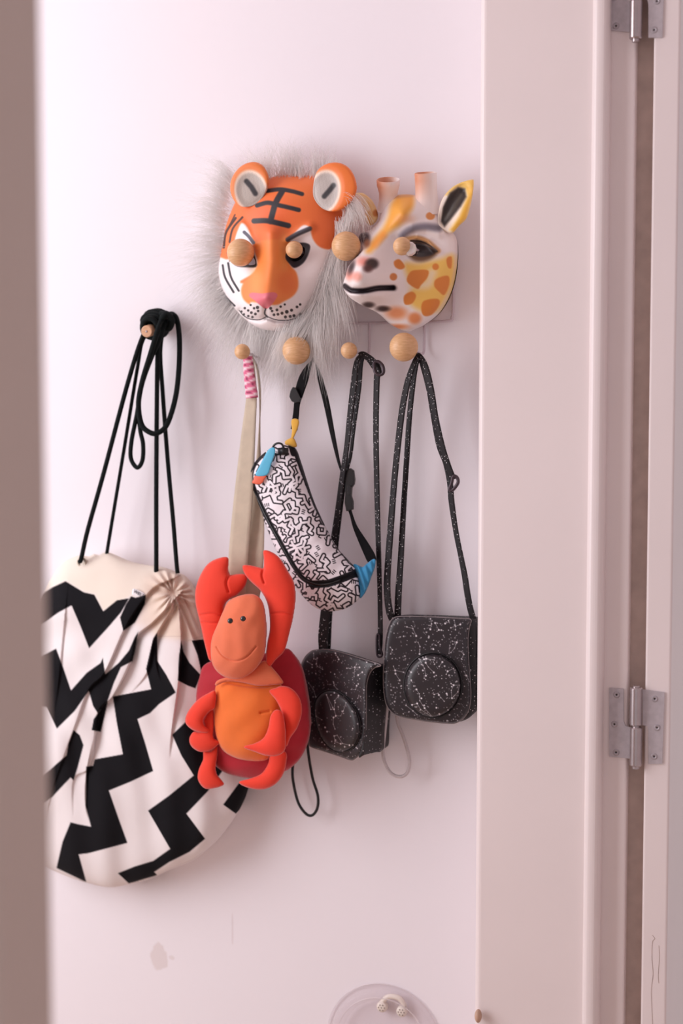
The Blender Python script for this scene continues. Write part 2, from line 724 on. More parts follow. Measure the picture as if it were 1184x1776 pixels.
def hinge(y_off, label):
    """a lift-off butt hinge; pixel layout of the lower one, moved up by y_off pixels"""
    h = thing('door_hinge', label, 'hinge', U1(1105, 1260 + y_off, G), 'hinges on the folded-back door')
    th = .0025

    def plate(name, pts, d, screws):
        p = [(x, y + y_off) for x, y in pts]
        a = U(np.array([q[0] for q in p]), np.array([q[1] for q in p]), d + th)
        b = a.copy()
        b[:, 1] = -(d - .0005)
        n = len(p)
        F = [tuple(range(n - 1, -1, -1)), tuple(range(n, 2 * n))] + [(i, (i + 1) % n, n + (i + 1) % n, n + i) for i in range(n)]
        pl = mesh(name, np.vstack([a, b]), F, STEEL, h, False)
        for sx, sy in screws:
            c = U1(sx, sy + y_off, d + th)
            s = mesh('screw', *lathe([(.0046, -.0005), (.0046, .0004), (.0038, .0009), (.0017, .0008), (.0014, .0003)], c, (0, -1, 0), 18), SCREWM, pl)
            s.data.materials.append(SLOT_SHADE)
            s.data.polygons[len(s.data.polygons) - 1].material_index = 1
        return pl

    plate('jamb_leaf', [(1056, 1193), (1081, 1195), (1081, 1250), (1084, 1259), (1094, 1262), (1094, 1316), (1056, 1312)], G - .014, [(1069, 1205), (1065, 1256), (1068, 1305)])
    plate('door_leaf', [(1152, 1201), (1114, 1196), (1114, 1258), (1122, 1259), (1124, 1268), (1124, 1325), (1148, 1325)], -DY, [(1135, 1212), (1139, 1262), (1134, 1312)])
    for nm, ya, yb in (('knuckle', 1192, 1258), ('knuckle', 1261, 1328)):
        a, b = U1(1103, ya + y_off, G), U1(1102, yb + y_off, G)
        L_ = np.linalg.norm(b - a)
        mesh(nm, *lathe([(.0075, 0), (.0088, .0015), (.0088, L_ - .0015), (.0075, L_)], a, b - a, 24), STEELB, h, sharp=40)
    a, b = U1(1103, 1189 + y_off, G), U1(1102, 1333 + y_off, G)
    mesh('hinge_pin', *lathe([(.004, 0), (.005, .001), (.005, np.linalg.norm(b - a))], a, b - a, 16), STEELB, h, sharp=40)
    return h


hinge(0, 'grey steel door hinge with six screws on the jamb, shown whole')
hinge(-1260, 'upper grey steel door hinge cut off by the top of the picture')

# small brown wooden knob peeping past the lining low down
kn = mesh('drawer_knob', *ball(U1(829, 1762, .13), .0075, 18, 12, (.7, 1.0, 1.35)), mat('brown_knob', '#C3A08A', 0.5, noise=(60, .2)))
tag(kn, 'tiny brown wooden bump on the edge of the white lining near the bottom', 'knob')

# ------------------------------------------------------------------ wire rack with wooden balls
def wood(name, c, c2, rough=0.42):
    m = mat(name, c, rough)
    nt = m.node_tree
    n, L = nt.nodes, nt.links
    b = n['Principled BSDF']
    tc = n.new('ShaderNodeTexCoord')
    mp = n.new('ShaderNodeMapping')
    mp.inputs['Scale'].default_value = (40, 40, 220)
    mp.inputs['Rotation'].default_value = (0.5, 0.3, 0.2)
    t = n.new('ShaderNodeTexNoise')
    t.inputs['Scale'].default_value = 2.6
    t.inputs['Detail'].default_value = 6
    L.new(tc.outputs['Object'], mp.inputs['Vector'])
    L.new(mp.outputs['Vector'], t.inputs['Vector'])
    mr = n.new('ShaderNodeMapRange')
    mr.inputs['From Min'].default_value, mr.inputs['From Max'].default_value = .35, .7
    L.new(t.outputs['Fac'], mr.inputs['Value'])
    mx = n.new('ShaderNodeMix')
    mx.data_type = 'RGBA'
    mx.inputs['A'].default_value, mx.inputs['B'].default_value = lin4(c), lin4(c2)
    L.new(mr.outputs['Result'], mx.inputs['Factor'])
    L.new(mx.outputs['Result'], b.inputs['Base Color'])
    return m


BEECH = wood('beech', '#DEB286', '#CC9D6C')
WIRE = mat('white_wire', '#C9BBC3', 0.4, noise=(80, 0.05))
rack = thing('coat_rack', 'white wire wall rack with big and small wooden ball pegs', 'coat rack', U1(600, 560, 0.0))
fr = px_path([(405, 500, .008), (405, 552, .008), (412, 562, .008), (500, 561, .008), (640, 560, .008), (770, 557, .008), (783, 550, .008), (785, 540, .008), (785, 500, .008), (780, 489, .008), (770, 487, .008), (600, 488, .008), (415, 490, .008)], 6, True)
mesh('frame_wire', *tube(fr, .002, 8, closed=True), WIRE, rack)
KN = [  # px, py, diameter px, depth of ball, base px, base py
    (417, 438, 47, .118, 462, 452, 0), (510, 433, 29, .118, 550, 447, 0), (600, 427, 49, .105, 636, 440, 0), (697, 427, 30, .165, 742, 438, 0),
    (420, 610, 27, .092, 452, 618, 1), (514, 608, 48, .092, 546, 617, 1), (605, 608, 28, .088, 640, 616, 1), (700, 602, 48, .088, 735, 612, 1)]
for (x, y, dia, d, bx, by, low) in KN:
    c = U1(x, y, d)
    r = dia / 2 * PXM * (1 - d / 2.5)
    b0, b1 = U1(bx, by, .008), None
    p = [b0 + (0, 0, .05 if low else -.04), b0 + (0, 0, .012), b0 + (0, -.010, -.002)]
    p += [c * .5 + (b0 + (0, -.01, 0)) * .5, c]
    mesh('peg_wire', *tube(catmull(p, 8), .0021, 8), WIRE, rack)
    mesh('knob', *ball(c, r, 32, 22), BEECH, rack)
cc = U1(711, 433, .150)
cap = mesh('clear_cap', *lathe([(.004, 0), (.0095, .001), (.0095, .016), (.008, .018)], cc, (0.25, -1, 0), 10), mat('milky_plastic', '#E4DCD8', 0.25, noise=(90, .05), sss=0.4), rack, sharp=40)

# ------------------------------------------------------------------ lone wooden peg on the left
peg = thing('wall_peg', 'short round wooden peg under coils of black cord', 'peg', U1(283, 566, 0))
a, b = U1(283, 566, 0), U1(254, 575, .075)
Lp = np.linalg.norm(b - a)
mesh('dowel', *lathe([(.0095, 0), (.0095, Lp - .0015), (.0082, Lp)], a, b - a, 26), wood('pale_peg', '#DDB190', '#CB9974'), peg, sharp=40)
mesh('screw_head', *lathe([(.0018, Lp - .0003), (.0016, Lp + .0008), (.0003, Lp + .001)], a, b - a, 12), SCREWM, peg)

# ------------------------------------------------------------------ drawstring bag
BG = T(70, 940, 2.865)
bag = thing('drawstring_bag', 'cream drawstring bag with bold black zigzags hanging from the lone peg', 'bag', U1(250, 1250, .03))
bag_out = BG([(170, 73), (200, 66), (238, 72), (265, 60), (290, 66), (330, 50), (380, 74), (430, 96), (500, 112), (560, 118), (610, 128), (660, 150), (705, 165), (745, 215), (775, 290), (800, 400), (830, 520), (860, 660), (890, 820), (940, 1000), (1010, 1140), (1022, 1200), (1010, 1270), (960, 1370), (900, 1455), (850, 1510), (790, 1560), (740, 1590), (640, 1630), (540, 1675), (440, 1700), (345, 1716), (220, 1690), (100, 1648), (10, 1600), (-60, 1500), (-95, 1250), (-100, 900), (-80, 600), (-40, 380), (20, 240), (60, 170), (110, 105)])
FOLDS = [  # zoomed polyline, depth, width
    ([(640, 190), (560, 230), (480, 330), (415, 440), (320, 650), (240, 735), (165, 935), (60, 1230), (20, 1400)], .012, 12),
    ([(655, 300), (560, 400), (480, 470), (445, 600), (360, 770), (285, 850), (250, 1110), (165, 1180), (160, 1390)], .015, 13),
    ([(660, 320), (600, 420), (560, 500), (530, 650), (440, 760)], .011, 12),
    ([(668, 330), (580, 470), (575, 600), (600, 700)], .008, 9),
    ([(690, 340), (700, 480), (690, 680), (655, 930), (640, 1080)], .014, 12),
    ([(690, 320), (740, 430), (790, 560), (800, 660)], .011, 11),
    ([(720, 300), (780, 440), (820, 520)], .007, 9),
    ([(300, 860), (235, 1115), (225, 1300), (250, 1420)], .007, 9),
    ([(120, 400), (90, 700), (60, 900)], .004, 26)]


def bag_depth(x, y, h):
    z = np.zeros_like(x)
    for pts, dep, w in FOLDS:
        p = BG(catmull(np.array(pts, float), 5))
        best = np.full(x.shape, 1e9)
        sgn, tt = np.zeros(x.shape), np.zeros(x.shape)
        n = len(p) - 1
        for k, (a, b) in enumerate(zip(p[:-1], p[1:])):
            ab = b - a
            t = np.clip(((x - a[0]) * ab[0] + (y - a[1]) * ab[1]) / (ab @ ab + 1e-9), 0, 1)
            d = np.hypot(x - a[0] - t * ab[0], y - a[1] - t * ab[1])
            cr = -(ab[0] * (y - a[1]) - ab[1] * (x - a[0]))
            m = d < best
            best[m], sgn[m], tt[m] = d[m], np.sign(cr[m]), ((k + t) / n)[m]
        s = best * sgn
        fade = np.clip((1.0 - tt) * 2.2, 0, 1) * (1 - .35 * tt)
        lip = sstep(s - .5, 1.3)
        z += dep * fade * (-.85 * lip * np.exp(-np.clip(s, 0, None) / w) + .35 * (1 - lip) * np.exp(-(s / (1.6 * w)) ** 2))
    # puckers round the drawn cord
    gx, gy = BG([(660, 255)])[0]
    r, a = np.hypot(x - gx, y - gy), np.arctan2(y - gy, x - gx)
    z += .0035 * np.sin(a * 13 + 2.0 * np.sin(a * 3)) * np.exp(-((r - 22) / 20) ** 2) * np.minimum(1, r / 12)
    z -= .014 * np.exp(-(r / 11) ** 2)
    z += .002 * np.sin(x * .05 + y * .021) * np.sin(y * .017 - x * .02)
    # broad soft drape below the drawn neck
    far = np.clip((r - 120) / 150, 0, 1)
    z += .0075 * np.sin(a * 9 + .6 * np.sin(r * .02)) * far * (1 - .5 * far) + .0034 * np.sin(a * 17 + 1.2) * far
    z += .0018 * np.sin(x * .11 - y * .03 + 2 * np.sin(y * .013)) * far
    return z * np.clip(h / .012, 0, 1)


BLACKS = [
    [(-90, 320), (-20, 275), (60, 225), (125, 195), (215, 250), (268, 262), (312, 345), (380, 290), (440, 280), (400, 350), (340, 420), (242, 528), (200, 420), (155, 315), (90, 350), (25, 395), (-60, 440)],
    [(450, 270), (472, 277), (492, 272), (525, 262), (518, 310), (470, 400), (412, 442), (396, 375), (425, 310)],
    [(-90, 620), (-20, 580), (78, 530), (115, 630), (152, 738), (230, 650), (308, 595), (240, 740), (170, 840), (82, 927), (30, 820), (-90, 800)],
    [(310, 576), (322, 658), (390, 600), (440, 540), (468, 475), (486, 445), (470, 540), (457, 592), (400, 622), (365, 700), (330, 800), (285, 850), (262, 815), (240, 737)],
    [(287, 850), (335, 790), (320, 860), (300, 943), (255, 935), (265, 880)],
    [(165, 935), (195, 960), (214, 1010), (185, 1120), (165, 1185), (150, 1170), (60, 1265), (-80, 1360), (-80, 1230), (50, 1130), (130, 1060), (140, 1000)],
    [(360, 768), (550, 732), (525, 630), (560, 480), (580, 452), (580, 590), (625, 660), (672, 748), (590, 805), (545, 850), (482, 880), (520, 1000), (560, 1138), (450, 1190), (340, 1235), (385, 1365), (432, 1495), (240, 1546), (190, 1552), (228, 1690), (80, 1620), (110, 1490), (150, 1393), (185, 1402), (252, 1415), (225, 1310), (228, 1116), (262, 1112), (270, 1080), (410, 1055), (380, 900)],
    [(700, 490), (710, 545), (740, 600), (797, 662), (770, 727), (735, 715), (683, 688), (688, 570)],
    [(752, 490), (808, 484), (900, 640), (900, 720), (800, 645), (780, 560)],
    [(655, 958), (720, 895), (800, 880), (960, 1060), (830, 1240), (725, 1350), (818, 1475), (740, 1540), (640, 1590), (565, 1640), (580, 1655), (440, 1697), (385, 1646), (470, 1612), (560, 1585), (645, 1525), (535, 1335), (640, 1260), (762, 1160), (700, 1060)],
    [(985, 1200), (1040, 1180), (1040, 1260), (978, 1355), (908, 1305)]]


def bag_paint(x, y):
    p = Paint(x, y, '#EDE6E6')
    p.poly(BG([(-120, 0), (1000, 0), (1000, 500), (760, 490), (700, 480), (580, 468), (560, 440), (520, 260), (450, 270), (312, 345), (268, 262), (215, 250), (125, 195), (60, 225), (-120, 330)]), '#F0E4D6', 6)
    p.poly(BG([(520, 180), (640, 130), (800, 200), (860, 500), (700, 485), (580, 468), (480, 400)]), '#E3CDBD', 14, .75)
    for b in BLACKS:
        p.poly(BG(b), '#141317', .7)
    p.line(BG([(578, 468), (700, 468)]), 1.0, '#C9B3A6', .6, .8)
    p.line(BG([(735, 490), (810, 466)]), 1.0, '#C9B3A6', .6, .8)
    return p.c


CANVAS = mat('printed_canvas', rough=0.85, vcol=True, weave=(420, .35), spec=.15)
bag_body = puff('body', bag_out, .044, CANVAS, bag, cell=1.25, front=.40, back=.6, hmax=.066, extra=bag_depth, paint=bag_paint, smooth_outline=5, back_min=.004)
# woven side label with dark letters
lab = BG([(458, 236), (470, 232), (522, 258), (490, 276), (470, 270), (455, 262)])
ld = float(depth_at(bag_body, [230, 235], [1026, 1030]).max())
lo = puff('side_label', lab, ld + .001, mat('label_cloth', '#F0ECEE', .8, noise=(300, .05)), bag, cell=.7, front=.12, back=.12, smooth_outline=2, label='small white woven label with dark lettering')


def letters(txt, px, py, d, size, rot, m, parent, name='lettering'):
    cu = bpy.data.curves.new(name, 'FONT')
    cu.body = txt
    cu.size = size
    cu.extrude = .0002
    t = bpy.data.objects.new(name, cu)
    COL.objects.link(t)
    dg = bpy.context.evaluated_depsgraph_get()
    me = bpy.data.meshes.new_from_object(t.evaluated_get(dg))
    bpy.data.objects.remove(t)
    me.name = name
    o = bpy.data.objects.new(name, me)
    COL.objects.link(o)
    o.parent = parent
    o.location = tuple(U1(px, py, d) - root_loc(parent))
    o.rotation_euler = (math.pi / 2, rot, 0)
    me.materials.clear()
    me.materials.append(m)
    return o


letters('WELT', *BG([(461, 250)])[0], ld + .0028, .0075, math.radians(24), mat('label_ink', '#3A3A48', .8, noise=(90, .1)), lo)
# eyelet
ec = U1(*BG([(208, 100)])[0], float(depth_at(bag_body, [143], [975])[0]))
th = np.linspace(0, 2 * np.pi, 24, endpoint=False)
ring = ec + np.stack([.0072 * np.cos(th), -.0015 + 0 * th, .0068 * np.sin(th)], 1)
mesh('eyelet', *tube(ring, .0022, 8, closed=True), mat('eyelet_metal', '#B9AC9C', .3, metal=.8, noise=(120, .1)), bag)

CORD = mat('black_green_cord', '#0B1314', .8, noise=(400, .3), bump=(700, .5), spec=.2)


def cord(pts, r=.0036, name='cord', n=14, k=9, parent=bag):
    return mesh(name, *tube(px_path(pts, n), r, k), CORD, parent)


cord([(262, 560, .055), (245, 590, .06), (220, 670, .062), (180, 820, .066), (152, 920, .07), (141, 968, .072), (138, 974, .068)], .0038)
cord([(270, 562, .045), (248, 590, .05), (238, 640, .05), (215, 780, .05), (195, 900, .05), (186, 955, .05), (185, 964, .048)], .003)
cord([(282, 560, .03), (274, 600, .045), (272, 700, .055), (271, 850, .06), (271, 960, .064), (271, 992, .062)], .0038)
cord([(284, 562, .02), (278, 610, .03), (282, 680, .035), (291, 800, .045), (300, 900, .05), (306, 975, .055), (308, 994, .054)], .0036)
# big hanging loop and the narrow one
cord([(283, 548, .05), (274, 570, .072), (262, 610, .078), (247, 660, .08), (240, 700, .08), (245, 735, .078), (258, 749, .076), (273, 751, .072), (290, 735, .064), (304, 690, .05), (310, 640, .04), (311, 590, .036), (307, 556, .034), (299, 545, .034), (286, 548, .03)], .0043, 'cord_loop')
cord([(287, 556, .05), (276, 590, .066), (262, 622, .068), (246, 668, .066), (237, 720, .064), (228, 765, .062), (227, 795, .062), (238, 811, .062), (247, 798, .06), (248, 770, .06), (243, 745, .06), (240, 700, .06), (248, 655, .058), (266, 610, .055), (284, 570, .046)], .0036, 'cord_loop')
# coils wrapped round the peg
A0, A1 = U1(283, 566, 0), U1(254, 575, .075)
ax = (A1 - A0) / np.linalg.norm(A1 - A0)
u_ = np.cross(ax, [0, 0, 1.0])
u_ /= np.linalg.norm(u_)
w_ = np.cross(u_, ax)
if w_[2] < 0:
    w_ = -w_
coil = []
for t in np.linspace(0, 1, 110):
    a_ = t * 2 * math.pi * 5.5
    r1 = .0140 + .0012 * math.sin(a_ * .37)
    c_ = A0 + ax * (.014 + .050 * t) + w_ * .0035
    coil.append(c_ + u_ * (r1 * math.cos(a_)) + w_ * (r1 * 1.15 * math.sin(a_)))
mesh('cord_coil', *tube(np.array(coil), .0045, 9), CORD, bag)
coil = []
for t in np.linspace(0, 1, 120):
    a_ = t * 2 * math.pi * 6.3
    r1 = .0125 + .0015 * math.sin(a_ * .31)
    c_ = A0 + ax * (.020 + .040 * t) + w_ * (.0165 - .006 * t + .0015 * math.sin(t * 11)) + u_ * (.003 * math.sin(t * 5))
    coil.append(c_ + u_ * (r1 * 1.25 * math.cos(a_)) + w_ * (r1 * .8 * math.sin(a_)))
mesh('cord_coil', *tube(np.array(coil), .0046, 9), CORD, bag)
mesh('cord_knot', *tube(px_path([(279, 545, .05), (290, 545, .055), (298, 556, .05), (292, 570, .045), (280, 562, .05), (284, 548, .06), (296, 548, .04)], 8), .0052, 9), CORD, bag)

# ------------------------------------------------------------------ tiger mask
TG = T(360, 240, 4.2286)
tiger = thing('tiger_mask', 'orange tiger mask with black forehead stripes and a white fur mane', 'mask', U1(490, 440, .04))
LATEX = mat('painted_latex', rough=0.48, vcol=True, bump=(260, .1))
t_out = TG([(400, 320), (440, 292), (560, 266), (700, 272), (800, 268), (900, 340), (985, 430), (1005, 520), (990, 600), (975, 720), (955, 830), (920, 950), (870, 1080), (800, 1220), (720, 1330), (600, 1400), (470, 1412), (360, 1385), (260, 1315), (180, 1225), (110, 1110), (78, 980), (95, 850), (110, 780), (130, 660), (170, 540), (220, 440), (300, 370)])


def t_depth(x, y, h):
    g = lambda zx, zy, sx, sy, r=0: gauss(x, y, *TG([(zx, zy)])[0], sx / 4.2286, sy / 4.2286, r)
    z = .030 * g(420, 1080, 150, 210) + .022 * g(425, 1190, 130, 80)
    z += .010 * g(320, 1270, 75, 60) + .010 * g(540, 1275, 100, 60)          # whisker pads
    z -= .007 * np.exp(-(seg_dist(x, y, TG([(425, 1240), (425, 1310)])) / 4) ** 2)
    z -= .010 * np.exp(-(seg_dist(x, y, TG([(235, 1262), (300, 1322), (380, 1335), (432, 1312), (500, 1335), (600, 1338), (700, 1300)])) / 4.5) ** 2)
    z += .012 * g(405, 1180, 75, 38)                                          # nose
    z += .018 * np.exp(-(seg_dist(x, y, TG([(460, 700), (470, 900), (440, 1100)])) / 20) ** 2)   # bridge
    z -= .016 * g(250, 840, 75, 70) + .015 * g(655, 840, 80, 75)              # eye sockets
    z += .007 * np.exp(-(seg_dist(x, y, TG([(585, 745), (660, 700), (750, 655)])) / 8) ** 2)
    z += .006 * np.exp(-(seg_dist(x, y, TG([(340, 770), (290, 690), (240, 620)])) / 8) ** 2)
    z += .012 * g(500, 480, 210, 130) + .008 * g(760, 1050, 130, 160)
    z += .008 * g(460, 1385, 150, 35)
    return z * np.clip(h / .010, 0, 1)


EYES = [TG(catmull(np.array([(185, 850), (230, 800), (310, 830), (350, 915), (300, 930), (220, 910)], float), 4, True)),
        TG(catmull(np.array([(600, 850), (640, 800), (700, 795), (715, 830), (690, 880), (640, 905), (605, 890)], float), 4, True))]


def t_paint(x, y):
    p = Paint(x, y, '#EC783A')
    q = lambda pts, c, s=1.2, a=1: p.poly(TG(catmull(np.array(pts, float), 4, True)), c, s, a)
    l = lambda pts, w, c, s=1.0, a=1: p.line(TG(catmull(np.array(pts, float), 5)), w / 4.2286, c, s, a)
    p.oval(*TG([(480, 560)])[0], 45, 26, '#E55F2E', 22, .6)
    p.oval(*TG([(880, 600)])[0], 28, 60, '#E0622E', 18, .5)
    W = '#EFE6E6'
    q([(40, 880), (160, 885), (195, 760), (215, 690), (248, 622), (292, 655), (335, 770), (365, 890), (350, 980), (240, 1060), (560, 1060), (610, 960), (560, 880), (590, 750), (640, 690), (700, 637), (748, 655), (770, 735), (820, 795), (900, 815), (1030, 800), (1030, 1150), (720, 1460), (300, 1460), (40, 1150)], W, 2.2)
    q([(335, 765), (600, 748), (585, 860), (605, 930), (650, 985), (664, 1060), (655, 1115), (620, 1160), (560, 1195), (490, 1222), (330, 1200), (305, 1215), (262, 1180), (245, 1120), (262, 1060), (310, 1010), (350, 960), (368, 890)], '#EE8640', 2.4)
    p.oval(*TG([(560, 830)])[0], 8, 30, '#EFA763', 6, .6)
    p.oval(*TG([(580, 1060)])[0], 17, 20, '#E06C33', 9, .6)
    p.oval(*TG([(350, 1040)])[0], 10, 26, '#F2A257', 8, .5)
    q([(215, 700), (248, 640), (285, 670), (320, 750), (210, 760)], '#E9EBF2', 1.5)
    # forehead bars
    K = '#26252B'
    l([(440, 385), (530, 374), (620, 388), (692, 408)], 29, K, 1.3)
    l([(362, 492), (440, 472), (520, 490), (600, 508), (668, 525)], 31, K, 1.3)
    l([(340, 606), (430, 604), (510, 620), (592, 640)], 38, K, 1.3)
    l([(548, 385), (500, 470), (478, 540), (460, 608)], 42, K, 1.3)
    # brows, eye rims
    l([(268, 688), (300, 718), (336, 765)], 24, '#5D5C68')
    l([(588, 742), (650, 705), (748, 662)], 34, '#45434B', 1.5)
    q([(140, 840), (200, 760), (300, 790), (362, 930), (290, 945), (200, 930)], '#201B1B', 1.5)
    q([(570, 870), (600, 800), (680, 765), (748, 782), (738, 850), (700, 915), (638, 950), (600, 920)], '#29242A', 1.5)
    # cheek stripes
    l([(110, 930), (128, 1020), (190, 1128)], 15, K, .7)
    l([(150, 915), (172, 1020), (228, 1118)], 15, K, .7)
    l([(104, 1122), (150, 1180), (198, 1228)], 13, K, .7)
    l([(118, 800), (135, 690), (205, 585)], 17, '#3B2420', .9)
    l([(160, 760), (185, 660), (255, 578)], 14, '#3B2420', .9)
    l([(200, 560), (150, 660)], 10, '#3B2420', .9)
    l([(185, 850), (160, 900)], 8, '#55393A', .9)
    # nose, mouth, whisker dots
    q([(303, 1155), (325, 1131), (400, 1137), (480, 1128), (512, 1148), (492, 1190), (455, 1235), (425, 1252), (395, 1232), (345, 1190)], '#E0727E', .9)
    l([(425, 1250), (418, 1285), (440, 1310)], 11, K, .5)
    l([(434, 1305), (380, 1330), (310, 1325), (262, 1298), (232, 1262)], 6, K, .5)
    l([(440, 1308), (500, 1330), (580, 1334), (650, 1320), (700, 1296)], 6, K, .5)
    for zx, zy, r in [(272, 1245, 8), (297, 1262, 8), (320, 1278, 9), (350, 1288, 9), (248, 1270, 7), (266, 1290, 7), (298, 1303, 8), (328, 1311, 8), (315, 1222, 7), (340, 1246, 8), (365, 1240, 11), (370, 1266, 8), (462, 1246, 10), (472, 1266, 8), (486, 1294, 9), (515, 1290, 9), (508, 1258, 9), (545, 1282, 10), (580, 1272, 12), (615, 1260, 10), (655, 1236, 9), (678, 1218, 8), (535, 1234, 8), (565, 1218, 7), (570, 1310, 10), (605, 1306, 10), (632, 1300, 10), (680, 1290, 9)]:
        p.oval(*TG([(zx, zy)])[0], r / 4.2286 + .25, r / 4.2286 + .25, '#2E2526', .5)
    return p.c


puff('face', t_out, .048, LATEX, tiger, cell=.85, front=.62, flat=.03, hmax=.075, extra=t_depth, paint=t_paint, holes=EYES, smooth_outline=6)


def ear(name, pts, inner_c, inner_r, stroke, d0, parent, rim, inner, core, rot=0.0):
    cx, cy = TG([inner_c])[0]
    rx, ry = inner_r[0] / 4.2286, inner_r[1] / 4.2286

    def ex(x, y, h):
        c, s = math.cos(rot), math.sin(rot)
        u = np.hypot(((x - cx) * c + (y - cy) * s) / rx, ((y - cy) * c - (x - cx) * s) / ry)
        return -.006 * sstep((1 - u), .45) * np.clip(h / .006, 0, 1)

    def pt(x, y):
        p = Paint(x, y, rim)
        p.oval(cx, cy, rx * 1.12, ry * 1.12, '#F3DCCB', 2.5, 1, rot)
        p.oval(cx, cy, rx * .95, ry * .95, inner, 2.5, 1, rot)
        n = np.sin(x * 1.3 + 2 * np.sin(y * .9)) * np.sin(y * 1.1 + x * .3)
        p.lay(np.clip(n, 0, 1) * sstep(1 - np.hypot((x - cx) / rx, (y - cy) / ry), .3), '#8F8680', .35)
        p.line(TG(stroke), 8.5, core, 2.2)
        return p.c
    puff(name, TG(pts), d0, LATEX, parent, cell=.9, front=.55, back=.5, hmax=.009, extra=ex, paint=pt)


ear('ear', [(775, 340), (800, 245), (860, 192), (945, 176), (1022, 205), (1072, 270), (1092, 350), (1082, 405), (1040, 480), (950, 535), (850, 520), (780, 440)], (852, 394), (108, 150), [(855, 425), (890, 385), (922, 345)], .094, tiger, '#EC7A33', '#B9B0AA', '#2E2A2D', .25)
ear('ear', [(165, 350), (188, 270), (250, 200), (335, 172), (405, 200), (445, 280), (432, 380), (380, 460), (310, 500), (230, 495), (180, 430)], (318, 388), (110, 142), [(285, 315), (320, 355), (350, 405)], .092, tiger, '#EA8040', '#B9AFA6', '#2E2A2D', -.2)

# long white fur: thin three-sided hairs in curved locks
def fur(name, locks, parent, m, label=None, hair_r=.00034):
    Vs, Fs, off = [], [], 0
    ts = np.linspace(0, 1, 7)
    tri = circ(3)
    for (p0, p1, p2, spread0, spread1, n, lenj) in locks:
        p0, p1, p2 = (np.array(q, float) for q in (p0, p1, p2))
        for _ in range(n):
            j0 = rng.normal(0, 1, 3) * np.array([spread0, spread0, .006])
            j1 = j0 * .8 + rng.normal(0, 1, 3) * np.array([spread1 * .6, spread1 * .6, .008])
            j2 = j1 + rng.normal(0, 1, 3) * np.array([spread1, spread1, .010])
            a, b, c = p0 + j0, p1 + j1, p2 + j2
            L_ = 1 + rng.uniform(-lenj, lenj * .4)
            t = (ts * L_)[:, None]
            q = a * (1 - t) ** 2 + 2 * b * t * (1 - t) + c * t * t
            q[:, 2] = np.maximum(q[:, 2], .006)
            P = U(q[:, 0], q[:, 1], q[:, 2])
            r = hair_r * (1.15 - .95 * ts)
            dirv = P[-1] - P[0]
            dirv /= np.linalg.norm(dirv) + 1e-9
            n1 = np.cross(dirv, [0, 1, .2])
            n1 /= np.linalg.norm(n1) + 1e-9
            n2 = np.cross(dirv, n1)
            ring = P[:, None, :] + r[:, None, None] * (tri[None, :, 0, None] * n1 + tri[None, :, 1, None] * n2)
            Vs.append(ring.reshape(-1, 3))
            for i in range(6):
                for k in range(3):
                    k2 = (k + 1) % 3
                    Fs.append((off + i * 3 + k, off + i * 3 + k2, off + i * 3 + 3 + k2, off + i * 3 + 3 + k))
            off += 21
    return mesh(name, np.vstack(Vs), np.array(Fs, dtype=np.int32), m, parent, True, None, 'stuff', label)


def fur_mat(name, col, tr=.35):
    m = mat(name, col, .7, noise=(25, .06))
    nt = m.node_tree
    n, L = nt.nodes, nt.links
    b = n['Principled BSDF']
    out = n['Material Output']
    t = n.new('ShaderNodeBsdfTranslucent')
    t.inputs['Color'].default_value = lin4(col)
    mx = n.new('ShaderNodeMixShader')
    mx.inputs['Fac'].default_value = tr
    L.new(b.outputs[0], mx.inputs[1])
    L.new(t.outputs[0], mx.inputs[2])
    tr2 = n.new('ShaderNodeBsdfTransparent')
    m2 = n.new('ShaderNodeMixShader')
    m2.inputs['Fac'].default_value = .45
    L.new(mx.outputs[0], m2.inputs[1])
    L.new(tr2.outputs[0], m2.inputs[2])
    L.new(m2.outputs[0], out.inputs['Surface'])
    return m


FUR = fur_mat('white_fur', '#FFFDFC', .62)
locks = []
cx0, cy0 = 488, 440
# ring of fur all round the mask's rim
rim = catmull(np.array([(400, 300, 0), (385, 360, 0), (378, 430, 0), (380, 490, 0), (400, 530, 0), (430, 558, 0), (480, 572, 0), (520, 566, 0), (548, 550, 0)], float), 8)[:, :2]
for i, (rx, ry) in enumerate(rim):
    dx, dy = rx - cx0, ry - cy0
    L_ = math.hypot(dx, dy)
    dx, dy = dx / L_, dy / L_
    ln = rng.uniform(42, 74)
    down = rng.uniform(.2, .55)
    ex, ey = rx + ln * dx, ry + ln * (dy + down)
    locks.append(((rx + 6 * -dx, ry + 6 * -dy, .044), (rx + dx * ln * .5, ry + ln * .45 * (dy + down * .4), .05), (ex, ey, .026), 5, 9, 58, .5))
# crown
for i in range(26):
    x = rng.uniform(428, 575)
    ln = rng.uniform(32, 66)
    s = rng.uniform(-.9, .7)
    y0 = 318 - 8 * math.sin((x - 428) / 147 * math.pi)
    locks.append(((x, y0, .06), (x + s * 14, y0 - ln * .8, .055), (x + s * 38, y0 - ln, .03), 6, 8, 36, .5))
for i in range(5):
    x = 415 + i * 9
    locks.append(((x, 300 - i, .072), (x + 12, 284 - 2 * i, .085), (x + 40, 278 + i * 2, .080), 4, 4, 14, .4))
